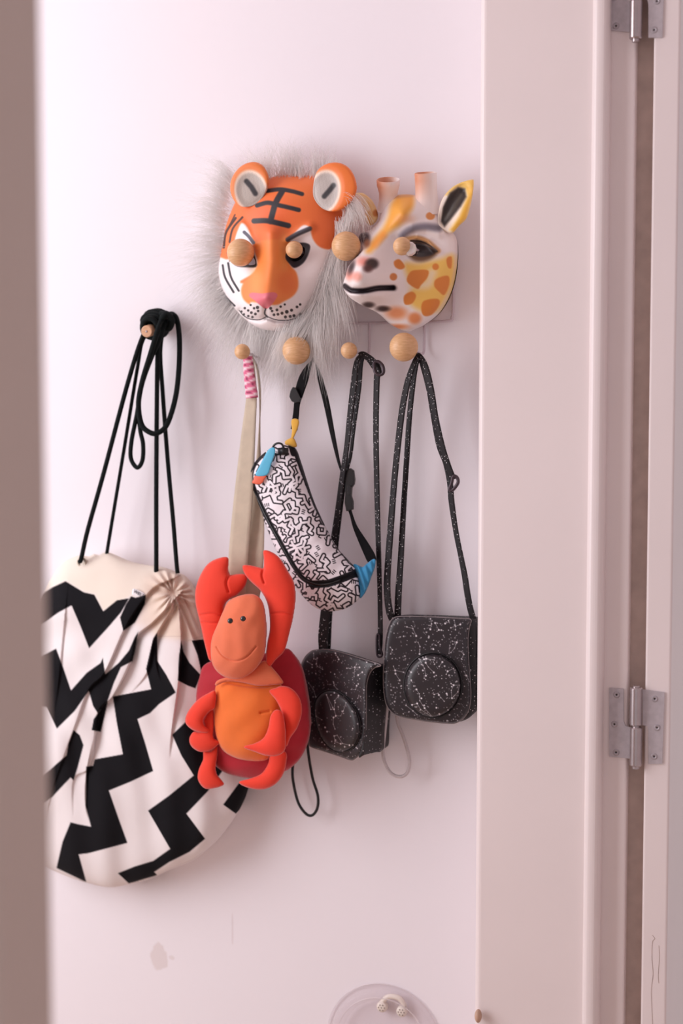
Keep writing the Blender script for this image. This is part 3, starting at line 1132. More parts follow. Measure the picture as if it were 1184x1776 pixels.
# thick mane on the right falling over the rack
right = [((600, 342), (625, 345), (628, 395)), ((605, 350), (618, 372), (606, 420)), ((610, 362), (600, 400), (585, 450)), ((592, 385), (600, 430), (580, 480)), ((600, 400), (585, 455), (572, 520)),
         ((590, 430), (592, 480), (575, 545)), ((585, 450), (578, 510), (562, 575)), ((575, 470), (590, 530), (590, 590)), ((570, 490), (570, 550), (560, 620)), ((565, 500), (580, 570), (572, 640)),
         ((560, 520), (548, 580), (556, 640)), ((552, 530), (545, 600), (560, 665)), ((548, 540), (520, 590), (490, 640)), ((535, 550), (510, 600), (470, 650)), ((520, 558), (505, 600), (495, 655)),
         ((500, 562), (480, 600), (462, 655)), ((545, 535), (550, 590), (540, 645)), ((580, 455), (600, 500), (607, 560)), ((578, 480), (600, 540), (602, 590)), ((610, 350), (632, 362), (634, 400)),
         ((560, 500), (530, 560), (505, 585)), ((570, 470), (545, 540), (525, 590)), ((585, 440), (560, 500), (545, 560)), ((540, 545), (520, 575), (480, 600))]
for a, b, c in right:
    locks.append(((a[0] - 4, a[1], .082), (b[0], b[1], .098), (c[0], c[1], .075), 6, 7, 110, .45))
for i in range(14):
    x = rng.uniform(440, 540)
    locks.append(((x, 566, .05), (x - 6, 600, .055), (x + rng.uniform(-30, 10), 640 + rng.uniform(-10, 30), .035), 8, 10, 70, .5))
fur('fur_mane', locks, tiger, FUR, 'long white fur')

# ------------------------------------------------------------------ giraffe mask
GF = T(560, 280, 4.2286)
gir = thing('giraffe_mask', 'white and yellow giraffe mask with orange spots and stub horns', 'mask', U1(700, 440, .04))
g_out = GF([(405, 440), (420, 380), (440, 310), (490, 268), (560, 243), (660, 245), (730, 270), (800, 320), (850, 420), (880, 480), (940, 520), (968, 570), (974, 640), (970, 740), (950, 870), (910, 990), (840, 1105), (740, 1188), (660, 1228), (600, 1243), (500, 1198), (400, 1112), (290, 1058), (200, 1000), (152, 938), (148, 895), (165, 840), (185, 770), (220, 725), (262, 680), (285, 640), (270, 590), (265, 545), (300, 515), (350, 500)])


def g_base(x, y):
    gx, gy = GF([(190, 880)])[0]
    return .042 + .085 * np.exp(-0.5 * (((x - gx) / 40) ** 2 + ((y - gy) / 48) ** 2))


def g_depth(x, y, h):
    g = lambda zx, zy, sx, sy, r=0: gauss(x, y, *GF([(zx, zy)])[0], sx / 4.2286, sy / 4.2286, r)
    ln = lambda pts, w: np.exp(-(seg_dist(x, y, GF(pts)) / (w / 4.2286)) ** 2)
    z = .026 * g(330, 860, 130, 130) + .020 * ln([(560, 380), (420, 560), (310, 720)], 90)
    z -= .018 * g(700, 640, 110, 70) + .012 * g(310, 590, 50, 60)
    z += .008 * ln([(590, 545), (660, 490), (760, 485), (850, 520)], 40)
    z += .010 * ln([(600, 590), (690, 560), (770, 585), (835, 655)], 22)       # lid
    z += .010 * g(740, 660, 70, 35)
    z -= .010 * g(352, 765, 34, 34) + .006 * g(208, 780, 20, 34)               # nostrils
    z += .006 * g(345, 720, 60, 25)
    z -= .013 * ln([(155, 912), (210, 948), (300, 948), (400, 928), (515, 928)], 20)
    z += .007 * ln([(200, 985), (300, 1005), (420, 990)], 30)
    z += .012 * g(620, 370, 90, 80)
    return z * np.clip(h / .008, 0, 1)


def g_paint(x, y):
    p = Paint(x, y, '#EEE4E2')
    q = lambda pts, c, s=2., a=1.: p.poly(GF(catmull(np.array(pts, float), 4, True)), c, s, a)
    l = lambda pts, w, c, s=2., a=1.: p.line(GF(catmull(np.array(pts, float), 5)), w / 4.2286, c, s, a)
    ov = lambda zx, zy, rx, ry, c, s=1.5, a=1., r=0.: p.oval(*GF([(zx, zy)])[0], rx / 4.2286, ry / 4.2286, c, s, a, r)
    q([(560, 250), (655, 245), (660, 330), (610, 410), (560, 470), (480, 525), (410, 600), (355, 665), (315, 660), (365, 580), (430, 500), (475, 410), (500, 310)], '#EBA53E', 7)
    l([(440, 540), (380, 610)], 50, '#E8913A', 6, .7)
    ov(590, 420, 60, 30, '#EBA06A', 8, .6)
    l([(490, 265), (655, 247)], 22, '#C98A52', 3, .7)
    q([(600, 745), (700, 745), (850, 715), (960, 690), (960, 880), (900, 1010), (830, 1100), (700, 1090), (620, 1010), (650, 910), (610, 830)], '#F0C463', 8)
    l([(640, 900), (760, 900), (800, 820)], 60, '#EFE0CC', 9, .8)
    S = '#DA8439'
    for s in ([(640, 810), (700, 795), (770, 800), (765, 850), (720, 905), (690, 935), (615, 880)], [(830, 862), (915, 838), (925, 900), (890, 978), (850, 955), (815, 912)], [(595, 985), (650, 955), (682, 985), (655, 1040), (600, 1048)], [(740, 1022), (840, 1008), (852, 1052), (800, 1122), (740, 1132), (720, 1080)], [(905, 715), (942, 700), (940, 780), (915, 775)], [(520, 735), (560, 718), (600, 770), (570, 792), (530, 775)]):
        q(s, S, 1.6)
    ov(825, 772, 24, 24, S)
    ov(516, 846, 27, 27, '#CF7F45')
    ov(787, 400, 33, 28, '#D98C4C')
    ov(540, 1112, 75, 45, '#DF9468', 7)
    ov(672, 1150, 48, 42, '#DF8F5E', 5)
    ov(550, 1212, 70, 18, '#D98350', 4)
    # brow and eye
    l([(580, 545), (640, 500), (740, 478), (850, 490)], 52, '#77717C', 5, .95)
    l([(600, 572), (690, 560), (770, 590), (845, 655)], 34, '#C08E5C', 3)
    q([(600, 640), (690, 585), (780, 620), (838, 660), (800, 710), (720, 735), (650, 715)], '#6A4A30', 5)
    q([(630, 620), (700, 596), (780, 630), (832, 660), (780, 692), (700, 700), (650, 670)], '#2A1F20', 2.5)
    l([(645, 582), (720, 588), (790, 622), (835, 660)], 10, '#2A1E1E', 1.5)
    ov(300, 560, 42, 42, '#4A444A', 5)
    ov(322, 600, 22, 30, '#B07C5E', 4)
    ov(245, 660, 25, 35, '#8C8288', 5)
    # nose, mouth, chin
    ov(298, 735, 50, 32, '#DF8E80', 6)
    ov(195, 832, 28, 40, '#E09484', 5)
    ov(250, 845, 34, 34, '#E29C8C', 5)
    ov(360, 750, 46, 38, '#3A2A2C', 4)
    ov(330, 785, 32, 26, '#5A3434', 4)
    ov(208, 775, 20, 48, '#3A3036', 4, 1, .35)
    l([(158, 914), (210, 946), (300, 948), (400, 930), (512, 926)], 38, '#241A20', 2.2)
    ov(333, 1052, 42, 20, '#3A241E', 3)
    ov(440, 1080, 48, 20, '#3A241E', 3)
    return p.c


puff('face', g_out, g_base, LATEX, gir, cell=.9, front=.55, flat=.03, hmax=.07, extra=g_depth, paint=g_paint, smooth_outline=5,
     holes=[[(717 + 7 * math.cos(k * math.pi / 8), 437 + 7 * math.sin(k * math.pi / 8)) for k in range(16)]])


def horn(pa, pb, ra, rb, da, db, axis_tilt):
    """hollow stub horn from pixel pa to pb"""
    a, b = U1(*pa, da), U1(*pb, db)
    ra, rb = ra * PXM * .93, rb * PXM * .93
    L_ = np.linalg.norm(b - a)
    prof = [(ra * 1.2, -.006), (ra, L_ * .2), (ra * .96, L_ * .5), (rb * .98, L_ * .8), (rb, L_ - .001), (rb - .0008, L_), (rb - .0022, L_ - .0008), (rb - .0026, L_ * .8), (ra * .7, L_ * .5)]
    V, F = lathe(prof, a, b - a, 40)
    n = (V - a) @ ((b - a) / L_) / L_
    side = (V[:, 0] - a[0]) / max(ra, rb)
    c = np.tile(hx('#EFE4E2'), (len(V), 1))
    k = np.clip(n * 1.3 - .1, 0, 1) * np.clip(.75 - side * .9, 0, 1)
    c = c * (1 - k[:, None]) + hx('#D08A68') * k[:, None]
    return mesh('horn', V, F, LATEX, gir, True, c, sharp=60)


horn(GF([(480, 330)])[0], GF([(478, 133)])[0], 17, 20.5, .046, .062, 0)
horn(GF([(762, 350)])[0], GF([(752, 82)])[0], 20, 19.5, .046, .060, 0)


def gear_paint(x, y):
    p = Paint(x, y, '#EFE0CE')
    p.poly(GF([(980, 150), (1110, 130), (1100, 240), (1050, 420), (960, 520), (930, 500), (1000, 400), (1060, 250), (1040, 190)]), '#EBB543', 5)
    p.poly(GF([(870, 240), (960, 160), (1100, 132), (1105, 190), (980, 200), (900, 260)]), '#E8BE62', 4, .8)
    p.poly(GF([(862, 440), (880, 330), (930, 230), (990, 190), (1040, 200), (1050, 260), (1010, 330), (940, 420), (890, 480)]), '#332A27', 3)
    p.line(GF([(900, 420), (960, 340), (1010, 250)]), 6, '#5B5040', 4, .6)
    p.line(GF([(850, 470), (865, 340), (900, 260)]), 4, '#F3E6DC', 2)
    return p.c


def gear_ex(x, y, h):
    return -.014 * np.exp(-(seg_dist(x, y, GF([(890, 430), (950, 310), (1020, 220)])) / 13) ** 2) * np.clip(h / .006, 0, 1)


puff('ear', GF([(845, 460), (850, 350), (880, 265), (940, 195), (1010, 155), (1090, 132), (1104, 145), (1100, 220), (1080, 330), (1050, 420), (1000, 470), (950, 525), (900, 515)]), .060, LATEX, gir, cell=.9, front=.5, back=.5, hmax=.018, extra=gear_ex, paint=gear_paint)


def gear2_paint(x, y):
    p = Paint(x, y, '#E8C68E')
    p.poly(GF([(290, 330), (330, 300), (360, 370), (350, 460), (300, 450)]), '#DCA860', 4)
    p.line(GF([(240, 250), (300, 280), (330, 350)]), 6, '#EDE0CC', 3)
    p.oval(*GF([(385, 380)])[0], 5, 6, '#C4793A', 2)
    return p.c


puff('ear', GF([(225, 240), (290, 232), (350, 275), (385, 330), (402, 390), (390, 440), (345, 470), (310, 430), (300, 350), (260, 290)]), .045, LATEX, gir, cell=.9, front=.5, back=.5, hmax=.015, paint=gear2_paint)

# ------------------------------------------------------------------ plush crab bag
CB = T(310, 940, 3.948)
crab = thing('plush_crab', 'red plush crab bag with orange belly and raised claws on a tan strap', 'plush toy', U1(430, 1180, .02))


COFF = .048                                     # the plush hangs in front of the drawstring bag


def cloth(name, col, weave=500):
    return mat(name, col, .8, noise=(30, .07), weave=(weave, .25), sheen=.35)


RED, DRED, ORG, PEACH = cloth('red_orange_cloth', '#EC3A20'), cloth('dark_red_cloth', '#B01428'), cloth('orange_cloth', '#EC7226'), cloth('coral_cloth', '#E5734C')


def plush(name, pts, d0, m, front=.75, back=.7, hmax=None, extra=None, label=None, so=6, parent=None):
    return puff(name, CB(pts), d0 + COFF, m, parent or crab, cell=1.3, front=front, back=back, hmax=hmax, extra=extra, smooth_outline=so, label=label)


def wrinkle(amp, f, ang):
    c, s = math.cos(ang), math.sin(ang)

    def f_(x, y, h):
        u, v = x * c + y * s, y * c - x * s
        return amp * np.sin(u * f + 1.3 * np.sin(v * f * .35)) * np.clip(h / .01, 0, 1)
    return f_


def seam(pts, dep=.003, w=1.6, more=None):
    p = CB(catmull(np.array(pts, float), 5))

    def f_(x, y, h):
        z = -dep * np.exp(-(seg_dist(x, y, p) / w) ** 2) * np.clip(h / .006, 0, 1)
        return z + (more(x, y, h) if more else 0)
    return f_


plush('shell', [(190, 830), (140, 930), (118, 1060), (122, 1200), (150, 1340), (200, 1470), (290, 1565), (400, 1605), (500, 1618), (620, 1602), (750, 1558), (845, 1460), (892, 1320), (894, 1160), (872, 1000), (840, 860), (790, 775), (735, 728), (600, 760), (400, 780)], .038, DRED, .35, .5, extra=wrinkle(.0012, .16, 1.2), label='dark red shell')
plush('belly', [(258, 970), (300, 940), (380, 925), (470, 950), (560, 968), (640, 962), (700, 975), (705, 1080), (690, 1220), (660, 1350), (635, 1440), (600, 1492), (500, 1500), (390, 1480), (300, 1425), (252, 1330), (236, 1200), (242, 1060)], .065, ORG, .62, .3, extra=seam([(240, 978), (330, 968), (450, 985), (580, 992), (712, 975)], .004, 1.4, seam([(560, 1170), (620, 1160)], .003, 2, wrinkle(.0011, .12, .5))), label='orange belly')
plush('neck', [(252, 985), (262, 950), (330, 925), (430, 905), (520, 850), (590, 812), (640, 860), (690, 920), (714, 968), (640, 980), (540, 985), (430, 962), (330, 955)], .085, PEACH, .55, .4, label='coral neck')
head_x = seam([(258, 720), (300, 780), (380, 815), (460, 790), (530, 715)], .003, 1.3, wrinkle(.0006, .2, .3))
head = plush('head', [(300, 480), (340, 405), (420, 366), (510, 358), (568, 405), (590, 520), (592, 660), (575, 790), (510, 885), (410, 938), (305, 920), (238, 855), (218, 760), (226, 660), (262, 570)], .102, PEACH, .62, .6, extra=head_x, label='rounded coral head')
# plain bead eyes and a stitched smile
for ex_, ey_ in ((352, 540), (440, 525)):
    x, y = CB([(ex_, ey_)])[0]
    mesh('eye', *ball(U1(x, y, .139 + COFF), .0042, 18, 12), mat('black_bead', '#141316', .15, noise=(40, .05), coat=.6), head, label='small black bead eye')
q = CB(catmull(np.array([(262, 722), (300, 782), (380, 815), (460, 790), (530, 715)], float), 8))


def crab_wash(pts, d):
    return px_path([(a, b, d) for a, b in pts], 6)


plush('claw', [(335, 106), (250, 118), (185, 165), (135, 255), (112, 345), (118, 440), (145, 550), (170, 670), (192, 760), (212, 812), (262, 815), (300, 740), (312, 600), (308, 450), (350, 390), (400, 362), (448, 310), (468, 255), (455, 222), (400, 219), (347, 224), (336, 190)], .075, RED, .55, .55, extra=seam([(345, 225), (325, 280), (340, 340)], .004, 2.0, seam([(150, 500), (230, 490), (305, 505)], .0025, 1.8, seam([(160, 550), (240, 555), (310, 545)], .0025, 1.8))), label='left raised claw with a short thumb')
plush('claw', [(580, 58), (635, 68), (690, 110), (742, 195), (786, 280), (796, 390), (782, 510), (755, 630), (722, 745), (665, 805), (614, 862), (596, 800), (604, 700), (622, 600), (620, 500), (602, 410), (560, 335), (500, 278), (452, 222), (436, 164), (480, 158), (545, 172), (578, 178), (582, 120)], .088, RED, .55, .55, extra=seam([(580, 180), (570, 230), (585, 280)], .004, 2.0, seam([(615, 490), (700, 485), (785, 500)], .0025, 1.8)), label='right raised claw')
plush('leg', [(250, 1022), (200, 1035), (130, 1080), (70, 1150), (44, 1212), (55, 1255), (110, 1295), (190, 1308), (203, 1283), (172, 1255), (168, 1215), (205, 1165), (248, 1130)], .082, RED, .65, .6)
plush('leg', [(235, 1150), (195, 1170), (168, 1220), (170, 1270), (140, 1300), (100, 1300), (72, 1345), (85, 1398), (140, 1436), (210, 1430), (262, 1395), (284, 1364), (238, 1340), (240, 1250)], .070, RED, .65, .5)
plush('leg', [(262, 1395), (215, 1432), (170, 1430), (165, 1490), (136, 1560), (132, 1630), (178, 1688), (250, 1685), (306, 1664), (300, 1640), (258, 1590), (252, 1540), (262, 1470)], .058, RED, .65, .6)
plush('leg', [(618, 1022), (665, 998), (710, 985), (775, 1005), (830, 1075), (842, 1170), (812, 1270), (765, 1340), (738, 1400), (715, 1360), (718, 1260), (705, 1170), (665, 1085)], .092, RED, .65, .5)
plush('leg', [(660, 1150), (628, 1190), (612, 1270), (580, 1340), (520, 1378), (452, 1396), (450, 1412), (520, 1438), (600, 1465), (680, 1462), (728, 1420), (732, 1320), (722, 1220), (700, 1160)], .106, RED, .6, .5)
plush('leg', [(628, 1455), (610, 1520), (565, 1585), (490, 1618), (414, 1640), (428, 1664), (500, 1690), (590, 1692), (670, 1650), (722, 1570), (738, 1450), (690, 1430)], .072, RED, .65, .6)

TAN = mat('tan_webbing', '#E0CFB8', .85, noise=(60, .08), weave=(700, .6))
STR = .029
mesh('strap', *strap_geo([(434, 618, .07, .5, 40), (436, 650, .066, .62, 30), (436, 690, .062, .72, 20), (430, 760, .06, .9, 12), (423, 850, .075, 1.1, 6), (416, 930, .084, 1.14, 2), (411, 1000, .092, 1.14, 0), (408, 1040, .094, 1.1, 0)], STR, .0018), TAN, crab)
mesh('strap', *strap_geo([(436, 618, .05, .5, 75), (446, 640, .04, .6, 78), (451, 690, .04, .62, 74), (449, 770, .044, .72, 60), (447, 830, .057, .9, 42), (444, 900, .066, 1.1, 20), (441, 960, .077, 1.12, 6), (437, 1010, .083, 1.1, 0), (432, 1050, .085, 1, 0)], STR, .0018), TAN, crab)
# pink striped cloth knotted round the strap under the ball
PINK = mat('pink_striped_cloth', rough=.85, vcol=True, bump=(200, .3))
q = catmull([(430, 617, .075), (431, 640, .074), (434, 665, .071), (437, 690, .068)], 10)
path = U(q[:, 0], q[:, 1], q[:, 2])
nk = 20
sc = np.stack([np.linspace(.0075, .0105, len(q)), np.linspace(.0055, .0048, len(q))], 1)
V, F = sweep(path, circ(nk), ref=(0, -1, 0), scale=sc)
ii = np.repeat(np.arange(len(q)), nk)
aa = np.tile(np.linspace(0, 2 * np.pi, nk, endpoint=False), len(q))
s = np.sin(aa * 1 + ii * 1.35) + .4 * np.sin(aa * 3 - ii * .7)
C = np.where((s > .35)[:, None], hx('#F2D3DC')[None], hx('#DB6F92')[None])
C = np.where((s < -1.1)[:, None], hx('#8C3A58')[None], C)
V = V + (np.sin(ii * 1.35 + aa)[:, None] * .0006) * np.array([[1, -1, 0.0]])
mesh('strap_wrap', V, F, PINK, crab, True, C, label='pink and white striped cloth wrapped round the strap top')

# ------------------------------------------------------------------ hip bag with black line pattern
HB = T(390, 600, 3.7)
hip = thing('hip_bag', 'white hip bag with black squiggle pattern and blue zip pull', 'bag', U1(530, 900, .02))
h_out = HB([(330, 640), (385, 628), (450, 655), (482, 740), (525, 880), (570, 1010), (630, 1140), (705, 1280), (800, 1390), (832, 1418), (852, 1480), (866, 1560), (862, 1615), (830, 1650), (760, 1690), (660, 1702), (560, 1665), (450, 1545), (380, 1410), (305, 1260), (240, 1090), (196, 960), (164, 860), (166, 795), (200, 735), (265, 675)])
ZIP = [(250, 690), (195, 750), (170, 815), (172, 870), (200, 950), (240, 1040), (290, 1140), (345, 1240), (400, 1340), (450, 1425), (505, 1495), (580, 1528), (660, 1528), (740, 1502), (845, 1460)]


def zigzag(r, x, y, step):
    a = r.uniform(0, 6.28)
    pts = [(x, y)]
    sgn = 1 if r.random() < .5 else -1
    for i in range(r.integers(3, 6)):
        a += sgn * r.uniform(.9, 1.7)
        sgn = -sgn if r.random() < .75 else sgn
        l = step * r.uniform(.7, 1.5)
        x, y = x + l * math.cos(a), y + l * math.sin(a)
        pts.append((x, y))
    return pts


def hip_paint(x, y):
    p = Paint(x, y, '#ECE5EA')
    r = np.random.default_rng(21)
    D = np.full(x.shape, 1e9)
    x0, x1, y0, y1 = 430, 640, 765, 1070
    spine = HB([(330, 700), (400, 950), (520, 1230), (640, 1430), (720, 1600)])
    for gy in np.arange(y0, y1, 15.0):
        for gx in np.arange(x0, x1, 15.0):
            sx, sy = gx + r.uniform(-4, 4), gy + r.uniform(-4, 4)
            z = zigzag(r, sx, sy, 8.5)
            typ = r.random()
            if np.hypot(spine[:, 0] - sx, spine[:, 1] - sy).min() > 75:
                continue
            if typ < .62:
                d = seg_dist(x, y, catmull(np.array(z), 1))
                near = d < 12
                # union of bands: outlined where the union's edge lies, trimmed where bands would touch
                D = np.where(near, np.minimum(D, d), D)
            elif typ < .86:
                a = r.uniform(0, 3.1)
                for k in range(3):
                    ox, oy = -math.sin(a) * (k - 1) * 3.2, math.cos(a) * (k - 1) * 3.2
                    p.line([(sx + ox, sy + oy), (sx + ox + 4.5 * math.cos(a), sy + oy + 4.5 * math.sin(a))], 1.6, '#231B22', .5)
            else:
                p.line([(sx - 3, sy - 3), (sx, sy), (sx + 3, sy + 1), (sx + 1, sy + 4), (sx + 5, sy + 6)], 1.7, '#231B22', .5)
    k = sstep(1.2 - np.abs(D - 3.2), .5)
    fill = sstep(3.3 - D, .5)
    p.lay(fill, '#ECE5EA')
    p.lay(k, '#231B22')
    p.line(HB(catmull(np.array(ZIP, float), 6)), 7.8, '#1B181C', .7)
    p.line(HB([(560, 1530), (660, 1525), (740, 1498), (850, 1455)]), 13, '#17151A', .8)
    p.line(HB([(425, 640), (455, 690), (490, 785), (535, 905), (580, 1020), (640, 1140)]), 7.5, '#17151A', .7)
    p.line(HB([(640, 1140), (700, 1270), (795, 1392), (840, 1425)]), 2.2, '#17151A', .7)
    p.line(HB([(425, 640), (440, 690)]), 10, '#17151A', .8)
    return p.c


def hip_ex(x, y, h):
    z = -.0035 * np.exp(-(seg_dist(x, y, HB(catmull(np.array(ZIP, float), 6))) / 3.2) ** 2)
    z += .0010 * np.sin(x * .16 + y * .05) * np.sin(y * .11)
    return z * np.clip(h / .006, 0, 1)


NYL = mat('printed_nylon', rough=.62, spec=.25, vcol=True, weave=(800, .15))
puff('body', h_out, .066, NYL, hip, cell=.62, front=.62, back=.55, extra=hip_ex, paint=hip_paint, smooth_outline=5)
BLK = mat('black_webbing', '#0F0E11', .8, spec=.2, noise=(80, .2), weave=(800, .5))
BPL = mat('black_plastic', '#131215', .38, noise=(60, .15), bump=(150, .05))
# raised zip coil along the front
zq = catmull(np.array(ZIP[1:-1], float), 10)
zp = HB(zq)


SURF = {'me': sampler(hip.children[0])}
zd = surf_d(zp[:, 0], zp[:, 1])
zd = np.convolve(np.pad(zd, 6, mode='edge'), np.ones(13) / 13, 'valid')
mesh('zip_coil', *tube(U(zp[:, 0], zp[:, 1], zd + .0002), .0022, 8), BPL, hip)
# blue and orange zip pull hanging from a wire slider
zs = mesh('zip_slider', *tube(px_path([(472, 783, .086), (474, 774, .088), (480, 769, .09), (488, 770, .09), (492, 778, .088), (489, 786, .086), (478, 788, .085)], 6, True), .0017, 8), BPL, hip)
mesh('slider_tongue', *join([box(*(lambda c: (c[0] - .006, c[0] + .009, c[1] - .002, c[1] + .004, c[2] - .008, c[2] + .003))(U1(489, 780, .086)))]), BPL, zs)
puff('zip_pull', [(466, 779), (475, 776), (477, 785), (470, 806), (463, 824), (443, 825), (449, 810), (458, 792)], .096, mat('sky_blue_vinyl', '#5BB9DC', .4, noise=(50, .06)), hip, cell=.7, front=.2, back=.2, hmax=.0014, smooth_outline=3, label='sky blue zip pull')
puff('zip_pull_tail', [(442, 825), (462, 823), (458, 832), (452, 840), (437, 838), (440, 831)], .095, mat('orange_vinyl', '#EC6A4B', .45, noise=(50, .06)), hip, cell=.6, front=.25, back=.25, hmax=.003, smooth_outline=2, label='orange tail of the zip pull')
puff('yellow_loop', HB([(425, 480), (448, 465), (474, 478), (470, 520), (450, 570), (436, 595), (424, 590), (430, 540)]), .072, cloth('yellow_cloth', '#E3AE43', 900), hip, cell=.6, front=.5, back=.5, hmax=.004, smooth_outline=4, label='yellow strap loop')
puff('yellow_corner', HB([(385, 612), (410, 595), (432, 588), (448, 600), (462, 640), (445, 652), (410, 640), (388, 634)]), .071, cloth('yellow_cloth', '#E3AE43', 900), hip, cell=.6, front=.8, back=.5, smooth_outline=4, label='yellow end tab')
puff('blue_corner', HB([(822, 1410), (840, 1400), (880, 1418), (905, 1400), (945, 1370), (966, 1372), (962, 1420), (940, 1480), (920, 1540), (895, 1590), (866, 1620), (862, 1560), (850, 1480)]), .069, cloth('blue_cloth', '#3690C0', 900), hip, cell=.8, front=.6, back=.5, smooth_outline=4, label='blue end tab',
     extra=lambda x, y, h: .0018 * np.sin((x - y * .35) * .55) * np.clip(h / .004, 0, 1))
SW = .016
mesh('strap', *strap_geo([(543, 622, .075, 1.0, 78), (537, 632, .078, 1.05, 55), (527, 655, .078, 1.2, 25), (519, 680, .076, 1.0, 15), (515, 700, .074, .62, 5), (513, 720, .072, .6, 0), (510, 745, .068, .7, 0)], SW), BLK, hip)
mesh('strap', *strap_geo([(541, 622, .06, 1.0, 78), (549, 636, .055, 1.0, 65), (556, 660, .05, 1.0, 45), (566, 700, .045, .95, 40), (577, 755, .04, .85, 45), (587, 800, .04, .7, 55), (594, 822, .04, .6, 62), (602, 840, .042, .6, 50)], SW), BLK, hip)
mesh('strap', *strap_geo([(605, 880, .042, .6, 40), (609, 893, .044, .6, 50), (616, 915, .048, .75, 42), (630, 942, .054, 1.0, 25), (642, 965, .064, 1.05, 10), (646, 975, .067, .8, 5)], SW), BLK, hip)


def plate_px(name, pts, d, th, m, parent, bev=.001, kind=None):
    a = U(np.array([q[0] for q in pts], float), np.array([q[1] for q in pts], float), d + th)
    b = a.copy()
    b[:, 1] += th
    n = len(pts)
    F = [tuple(range(n - 1, -1, -1)), tuple(range(n, 2 * n))] + [(i, (i + 1) % n, n + (i + 1) % n, n + i) for i in range(n)]
    o = mesh(name, np.vstack([a, b]), F, m, parent, False)
    bevel(o, bev, 2)
    return o


bk = plate_px('buckle', [(598, 816), (606, 812), (612, 816), (614, 832), (613, 840), (609, 846), (608, 860), (611, 870), (611, 884), (600, 887), (597, 872), (598, 848)], .042, .008, BPL, hip)
plate_px('buckle_prong', [(602, 842), (608, 842), (608, 858), (602, 858)], .049, .003, BPL, bk, .0006)
plate_px('slider', [(503, 678), (507, 671), (513, 673), (521, 690), (520, 697), (512, 699), (505, 696), (501, 688)], .076, .006, BPL, hip)

# ------------------------------------------------------------------ camera cases with a star-chart print
LEA = mat('star_leatherette', rough=.36, vcol=True, bump=(500, .12))
EDGE = mat('cut_edge', '#8A7F80', .6, noise=(80, .15))
STRAPM = mat('speckled_strap', '#1A1518', .6, spec=.3)


def speckle(m, base, scale=420, thr=.16):
    nt = m.node_tree
    n, L = nt.nodes, nt.links
    b = n['Principled BSDF']
    tc = n.new('ShaderNodeTexCoord')
    v = n.new('ShaderNodeTexVoronoi')
    v.inputs['Scale'].default_value = scale
    L.new(tc.outputs['Object'], v.inputs['Vector'])
    sep = n.new('ShaderNodeSeparateColor')
    L.new(v.outputs['Color'], sep.inputs[0])
    mr = n.new('ShaderNodeMapRange')
    mr.inputs['From Min'].default_value, mr.inputs['From Max'].default_value = .55, 1.0
    mr.inputs['To Min'].default_value, mr.inputs['To Max'].default_value = 0, thr * 2.2
    L.new(sep.outputs[0], mr.inputs['Value'])
    lt = n.new('ShaderNodeMath')
    lt.operation = 'LESS_THAN'
    L.new(v.outputs['Distance'], lt.inputs[0])
    L.new(mr.outputs['Result'], lt.inputs[1])
    mx = n.new('ShaderNodeMix')
    mx.data_type = 'RGBA'
    L.new(lt.outputs[0], mx.inputs['Factor'])
    mx.inputs['A'].default_value = lin4(base)
    mx.inputs['B'].default_value = lin4('#D9D2D6')
    L.new(mx.outputs['Result'], b.inputs['Base Color'])


speckle(STRAPM, '#1B1619')
SIDEM = mat('speckled_gusset', '#1C191C', .5)
speckle(SIDEM, '#1C191C', 330, .15)


def chart(p, seed, x0, x1, y0, y1, n_small, n_big, sx=1.0, sets=()):
    """dots and thin joined lines of a star chart"""
    r = np.random.default_rng(seed)
    c = '#E9E4E8'

    def star(ax, ay, rad, a):
        k = (np.abs(p.x - ax) < rad + 2) & (np.abs(p.y - ay) < rad + 2)
        if k.any():
            kk = np.zeros(len(p.x))
            kk[k] = sstep(rad - np.hypot((p.x[k] - ax) / sx, p.y[k] - ay), .7)
            p.lay(kk, c, a)
    for _ in range(n_small):
        star(r.uniform(x0, x1), r.uniform(y0, y1), r.uniform(.45, .95), r.uniform(.3, 1))
    for _ in range(n_big):
        star(r.uniform(x0, x1), r.uniform(y0, y1), r.uniform(1.0, 1.6), r.uniform(.7, 1))
    for s in sets:
        p.line(s, .75, c, .5, .62)
        for (ax, ay) in s:
            star(ax, ay, r.choice([.7, .9, 1.1, 1.6]), .95)


# right-hand case, seen nearly square on
CR = T(650, 1050, 6.232)
GRP = 'black star-chart camera cases on white loops of strap'
case_b = thing('camera_case', 'black star-print camera case hanging squarely against the white door lining', 'camera case', U1(745, 1160, .01), 'black star-chart camera cases')
flap_out = CR([(168, 180), (200, 140), (260, 122), (400, 120), (700, 130), (960, 146), (1035, 156), (1022, 220), (1004, 330), (1004, 480), (1012, 640), (1026, 800), (1034, 940), (1028, 1060), (996, 1160), (940, 1230), (870, 1268), (800, 1274), (600, 1256), (400, 1225), (260, 1196), (180, 1150), (125, 1070), (100, 950), (92, 800), (98, 600), (108, 420), (130, 280)])
body_out = CR([(180, 175), (260, 130), (700, 136), (1040, 150), (1085, 175), (1100, 300), (1105, 700), (1098, 1050), (1060, 1170), (980, 1236), (860, 1262), (600, 1246), (260, 1186), (140, 1080), (110, 900), (112, 500), (140, 270)])
